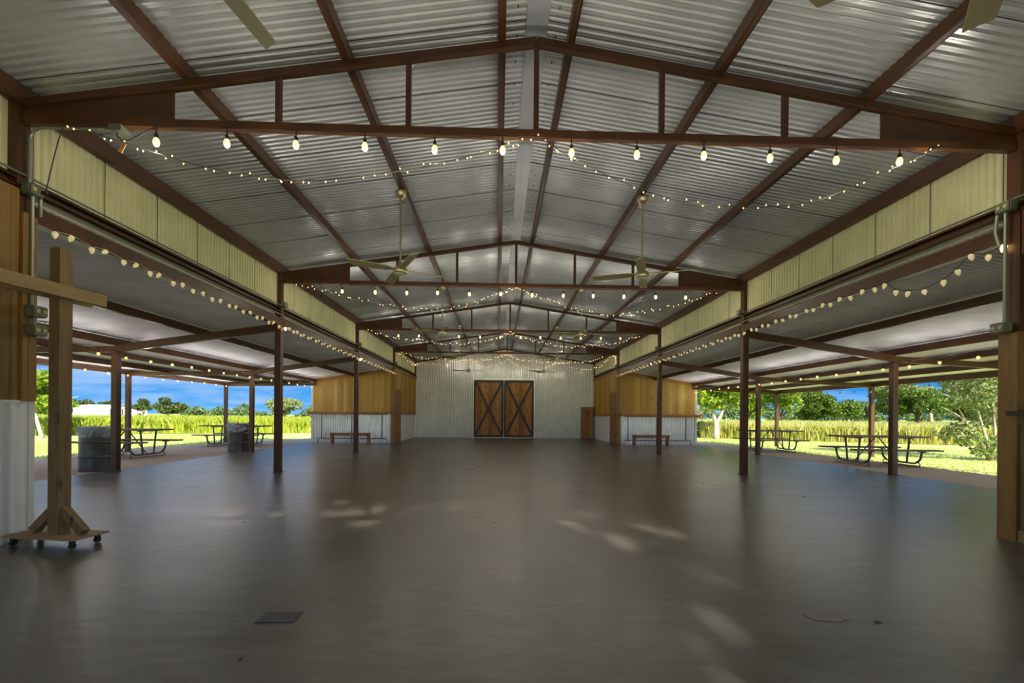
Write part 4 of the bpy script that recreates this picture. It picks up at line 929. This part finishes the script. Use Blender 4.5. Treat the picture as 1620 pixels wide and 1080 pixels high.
rt('broadleaf_tree', 1112, 80, 90, 656, 575, 5500, M['leaf_bright'], 'distant bright tree behind the right corner of the wooden room', 23, 1108, 'bark')
rt('broadleaf_tree', 1188, 95, 84, 656, 585, 6000, M['leaf_bright'], 'bright round tree between the second main post and the inner lean-to post', 24, 1184)
rt('broadleaf_tree', 1240, 80, 84, 660, 588, 7000, M['leaf_bright'], 'bright round tree behind the farther right outer post', 25, 1237)
rt('broadleaf_tree', 1288, 92, 84, 662, 612, 7500, M['leaf_mid'], 'mid green tree just right of the farther right outer post', 26, 1283)
rt('broadleaf_tree', 1328, 100, 66, 663, 630, 5000, M['leaf_mid'], 'mid green tree left of the gap of blue sky', 27, 1326)
rt('broadleaf_tree', 1362, 110, 66, 663, 626, 5000, M['leaf_far'], 'rounded grey green tree under the gap of blue sky', 28, 1360)
rt('pale_tree', 1420, 76, 110, 636, 590, 6500, M['leaf_pale'], 'tall pale sparse tree behind the dark spreading tree', 29, 1475, 'bark')
rt('spreading_tree', 1450, 58, 124, 656, 602, 9500, M['leaf_mid'], 'spreading green tree with a dark trunk in the middle of the right meadow', 30, 1452)
rt('spreading_tree', 1528, 60, 90, 664, 612, 7000, M['leaf_mid'], 'dark green spreading tree behind the multi-stemmed tree', 31, 1518)
rt('pale_tree', 1545, 40, 120, 640, 570, 8000, M['leaf_pale'], 'tall pale feathery crown above the multi-stemmed tree', 32, 1560)
def tree_line(px0, px1, row, label, seed, Yv=230):
    xa, xb = P2(px0, Yv), P2(px1, Yv); rs = np.random.RandomState(seed); cr = []; n = int((xb - xa) / 7)
    for k in range(n + 1):
        h = zt_((px0 + px1) / 2, row, Yv) * rs.uniform(0.65, 1.05); cr.append((xa + (xb - xa) * k / n - xa, rs.uniform(-3, 3), h * 0.45, 6.5, 5, h * 0.55))
    tree('tree_line', xa, Yv, cr, [], 420 * n, 0.8, M['leaf_far'], M['barkd'], label, seed, 4, 0.6)
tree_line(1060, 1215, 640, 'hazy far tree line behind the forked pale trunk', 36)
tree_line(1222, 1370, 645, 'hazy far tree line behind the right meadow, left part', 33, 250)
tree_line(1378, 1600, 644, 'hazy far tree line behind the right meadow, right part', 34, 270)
bx_, by_ = 19.0, 16.8
tree('multi_stemmed_tree', bx_, by_, [(-0.4, 0, 2.6, 1.6, 1.6, 0.9), (0.9, 0.2, 2.0, 1.5, 1.5, 1.0), (-1.2, 0, 1.05, 0.7, 0.9, 0.5), (0.3, -0.3, 0.55, 1.4, 1.0, 0.45), (0.2, 0, 3.6, 2.0, 1.8, 0.8)],
     [([(0, 0, 0), (-0.5, 0, 0.9), (-1.2, 0, 1.7), (-2.0, 0, 2.1)], 0.07, 0.02), ([(0.1, 0, 0), (-0.2, 0, 1.0), (-0.5, 0, 2.0), (-0.6, 0, 3.2)], 0.07, 0.02), ([(0.2, 0, 0), (0.2, 0, 1.2), (0.1, 0, 2.4)], 0.06, 0.02), ([(0.3, 0, 0), (0.7, 0, 1.2), (1.3, 0, 2.6)], 0.06, 0.02), ([(-1.0, 0, 1.55), (-1.5, 0, 2.4), (-1.9, 0, 2.6)], 0.03, 0.01), ([(0.0, 0, 0.1), (0.8, 0, 0.35), (1.3, 0, 0.5)], 0.04, 0.01)],
     8500, 0.075, M['leaf_pale'], M['bark'], 'bushy multi-stemmed tree with pale leaves at the right edge of the lawn', 35, 12, 0.36, 0.3)
# trees behind the camera that shade the open front
tree('shade_tree', -2.5, -8.6, [(0, 0, 7.6, 4.6, 2.6, 4.0), (3.5, 0.3, 6.2, 3.6, 2.4, 3.4), (-4.5, 0.3, 7.0, 3.6, 2.4, 3.6)], [([(0, 0, 0), (0.2, 0, 2.5), (0, 0, 6)], 0.35, 0.15), ([(0.2, 0, 2.3), (-2, 0, 5), (-4, 0, 7)], 0.2, 0.08)], 26000, 0.27, M['leaf_mid'], M['barkd'], 'leafy shade tree standing left before the open front of the hall', 41, 16, 0.42)
tree('shade_tree', 3.6, -12.0, [(0, 0, 12.0, 6.5, 2.2, 3.6)], [([(0, 0, 0), (-0.3, 0, 4), (0, 0, 9)], 0.3, 0.12), ([(-0.3, 0, 4.5), (-3, 0, 9), (-4, 0, 11)], 0.14, 0.05)], 2600, 0.27, M['leaf_mid'], M['barkd'], 'taller thin-crowned tree behind the shade trees at the open front', 43, 22, 0.3)
tree('shade_tree', 6.8, -9.0, [(0, 0, 6.0, 5.0, 2.6, 3.4), (4.5, 0.3, 6.6, 3.6, 2.4, 3.6), (2.4, 0, 8.8, 3.0, 2.0, 2.0)], [([(0, 0, 0), (0.2, 0, 2.5), (0, 0, 6)], 0.35, 0.15), ([(0.2, 0, 2.3), (2, 0, 5), (4, 0, 7)], 0.2, 0.08)], 24000, 0.27, M['leaf_mid'], M['barkd'], 'leafy shade tree standing right before the open front of the hall', 42, 16, 0.42)

# grasses
def grass_field(name, label, mat, n, sampler, h0, h1, w0, wk, seed):
    rs = np.random.RandomState(seed); xy = sampler(rs, n); n = len(xy); d = np.hypot(xy[:, 0], xy[:, 1])
    h = rs.uniform(h0, h1, n); w = w0 + wk * d; a = rs.uniform(0, 2 * PI, n); le = rs.normal(0, 0.22, (n, 2)) * h[:, None]
    b = np.stack([xy[:, 0], xy[:, 1], np.full(n, -0.08)], 1); dx = np.stack([np.cos(a) * w, np.sin(a) * w, np.zeros(n)], 1)
    m_ = b + np.stack([le[:, 0] * 0.35, le[:, 1] * 0.35, h * 0.6], 1); t = b + np.stack([le[:, 0], le[:, 1], h], 1)
    V = np.stack([b - dx, b + dx, m_ + dx * 0.8, t, m_ - dx * 0.8], 1).reshape(-1, 3)
    return obj(name, numpy_mesh(name, V, np.arange(5 * n).reshape(n, 5)), mat, label=label, cat='grass', kind='stuff')
def field_sampler(edge, side, far_d, p=2.0):
    E_ = edge
    def f(rs, n):
        # along the edge polyline then outwards
        seg = np.array(E_); L_ = np.hypot(*(seg[1:] - seg[:-1]).T); k = rs.choice(len(L_), n, p=L_ / L_.sum()); t = rs.random(n)[:, None]
        p0 = seg[k] * (1 - t) + seg[k + 1] * t; r = p0 / np.linalg.norm(p0, axis=1)[:, None]; return p0 + r * (rs.random(n)[:, None] ** p) * far_d
    return f
grass_field('meadow_grass', 'tall bright yellow-green meadow grass beyond the left lawn', M['meadow_blade'], 60000, field_sampler(ML[:4], -1, 75), 0.75, 1.32, 0.014, 0.0011, 1)
grass_field('meadow_grass', 'tall seeding meadow grass beyond the right lawn', M['meadow_seed'], 60000, field_sampler(MR[:4], 1, 75), 0.75, 1.36, 0.014, 0.0011, 2)
def strip(x0, x1, y0, y1, excl):
    def f(rs, n):
        q = np.stack([rs.uniform(x0, x1, n), rs.uniform(y0, y1, n)], 1); return q[excl(q)]
    return f
grass_field('lawn_grass', 'short mown grass beside the left gravel', M['lawn_blade'], 22000, strip(-24, -15.2, 10, 32, lambda q: q[:, 0] < np.interp(q[:, 1], [10, 14.6, 20.8, 23.2, 32], [-15.8, -15.5, -16.0, -14.8, -14])), 0.015, 0.045, 0.006, 0.0004, 3)
grass_field('lawn_grass', 'short mown grass beside the right gravel', M['lawn_blade'], 22000, strip(12.2, 24, 9, 32, lambda q: q[:, 0] > np.interp(q[:, 1], [9, 11.9, 14.7, 20, 26.8, 32], [14.2, 13.6, 13.45, 13.15, 12.3, 12.2])), 0.015, 0.045, 0.006, 0.0004, 4)

# white barn and a small shed on the left horizon
t_ = thing('barn', (P2(150, 118), 118, -0.1), 'long low white metal barn on the left horizon', 'barn')
w2 = (P2(184, 118) - P2(115, 118)) / 2
bm = BM(); box(bm, -w2, w2, 0, 10, 0, zt_(150, 641.5, 118) + 0.1); obj('wall', bm, M['barnwhite'], t_)
bm = BM(); z_ = zt_(150, 641.5, 118) + 0.1; vs = [bm.verts.new(p) for p in ((-w2 - .2, -.3, z_), (w2 + .2, -.3, z_), (w2 + .2, 5, z_ + 0.35), (-w2 - .2, 5, z_ + 0.35), (w2 + .2, 10.3, z_), (-w2 - .2, 10.3, z_))]
bm.faces.new(vs[:4]); bm.faces.new((vs[3], vs[2], vs[4], vs[5])); obj('roof', bm, M['barnwhite'], t_)
obj('window', bx(w2 * 0.72, w2 * 0.75, -0.05, 0.0, 1.4, 1.9), M['black'], t_)
t_ = thing('open_shed', (P2(191.5, 113), 113, -0.1), 'small open shed with a pale roof just right of the white barn', 'shed')
obj('roof', bx(-1.6, 1.6, -1.5, 1.5, 2.5, 2.7), M['zinc'], t_); 
for x in (-1.4, 0, 1.4): obj('post', bx(x - .08, x + .08, -1.4, -1.24, 0, 2.5), M['darktimber'], t_)
t_ = thing('tractor', (P2(216, 125), 125, -0.1), 'tiny rusty red tractor on the left horizon beside the outer post', 'tractor')
bm = BM(); box(bm, -1.0, 0.9, -0.5, 0.5, 0.7, 1.5); box(bm, -0.9, -0.1, -0.5, 0.5, 1.5, 2.3); obj('body', bm, M['redpaint'], t_)
for x, r in ((-0.7, 0.75), (0.75, 0.45)):
    for yy in (-0.7, 0.5):
        bm = BM(); tube(bm, [(x, yy, r), (x, yy + 0.25, r)], r, 14); obj('wheel', bm, M['black'], t_)

# ------------------------------------------------------------------ scale everything to metres
for o in list(bpy.data.objects):
    if o.parent is None and o.type in ('MESH', 'EMPTY'):
        o.location = o.location * S; o.scale = o.scale * S
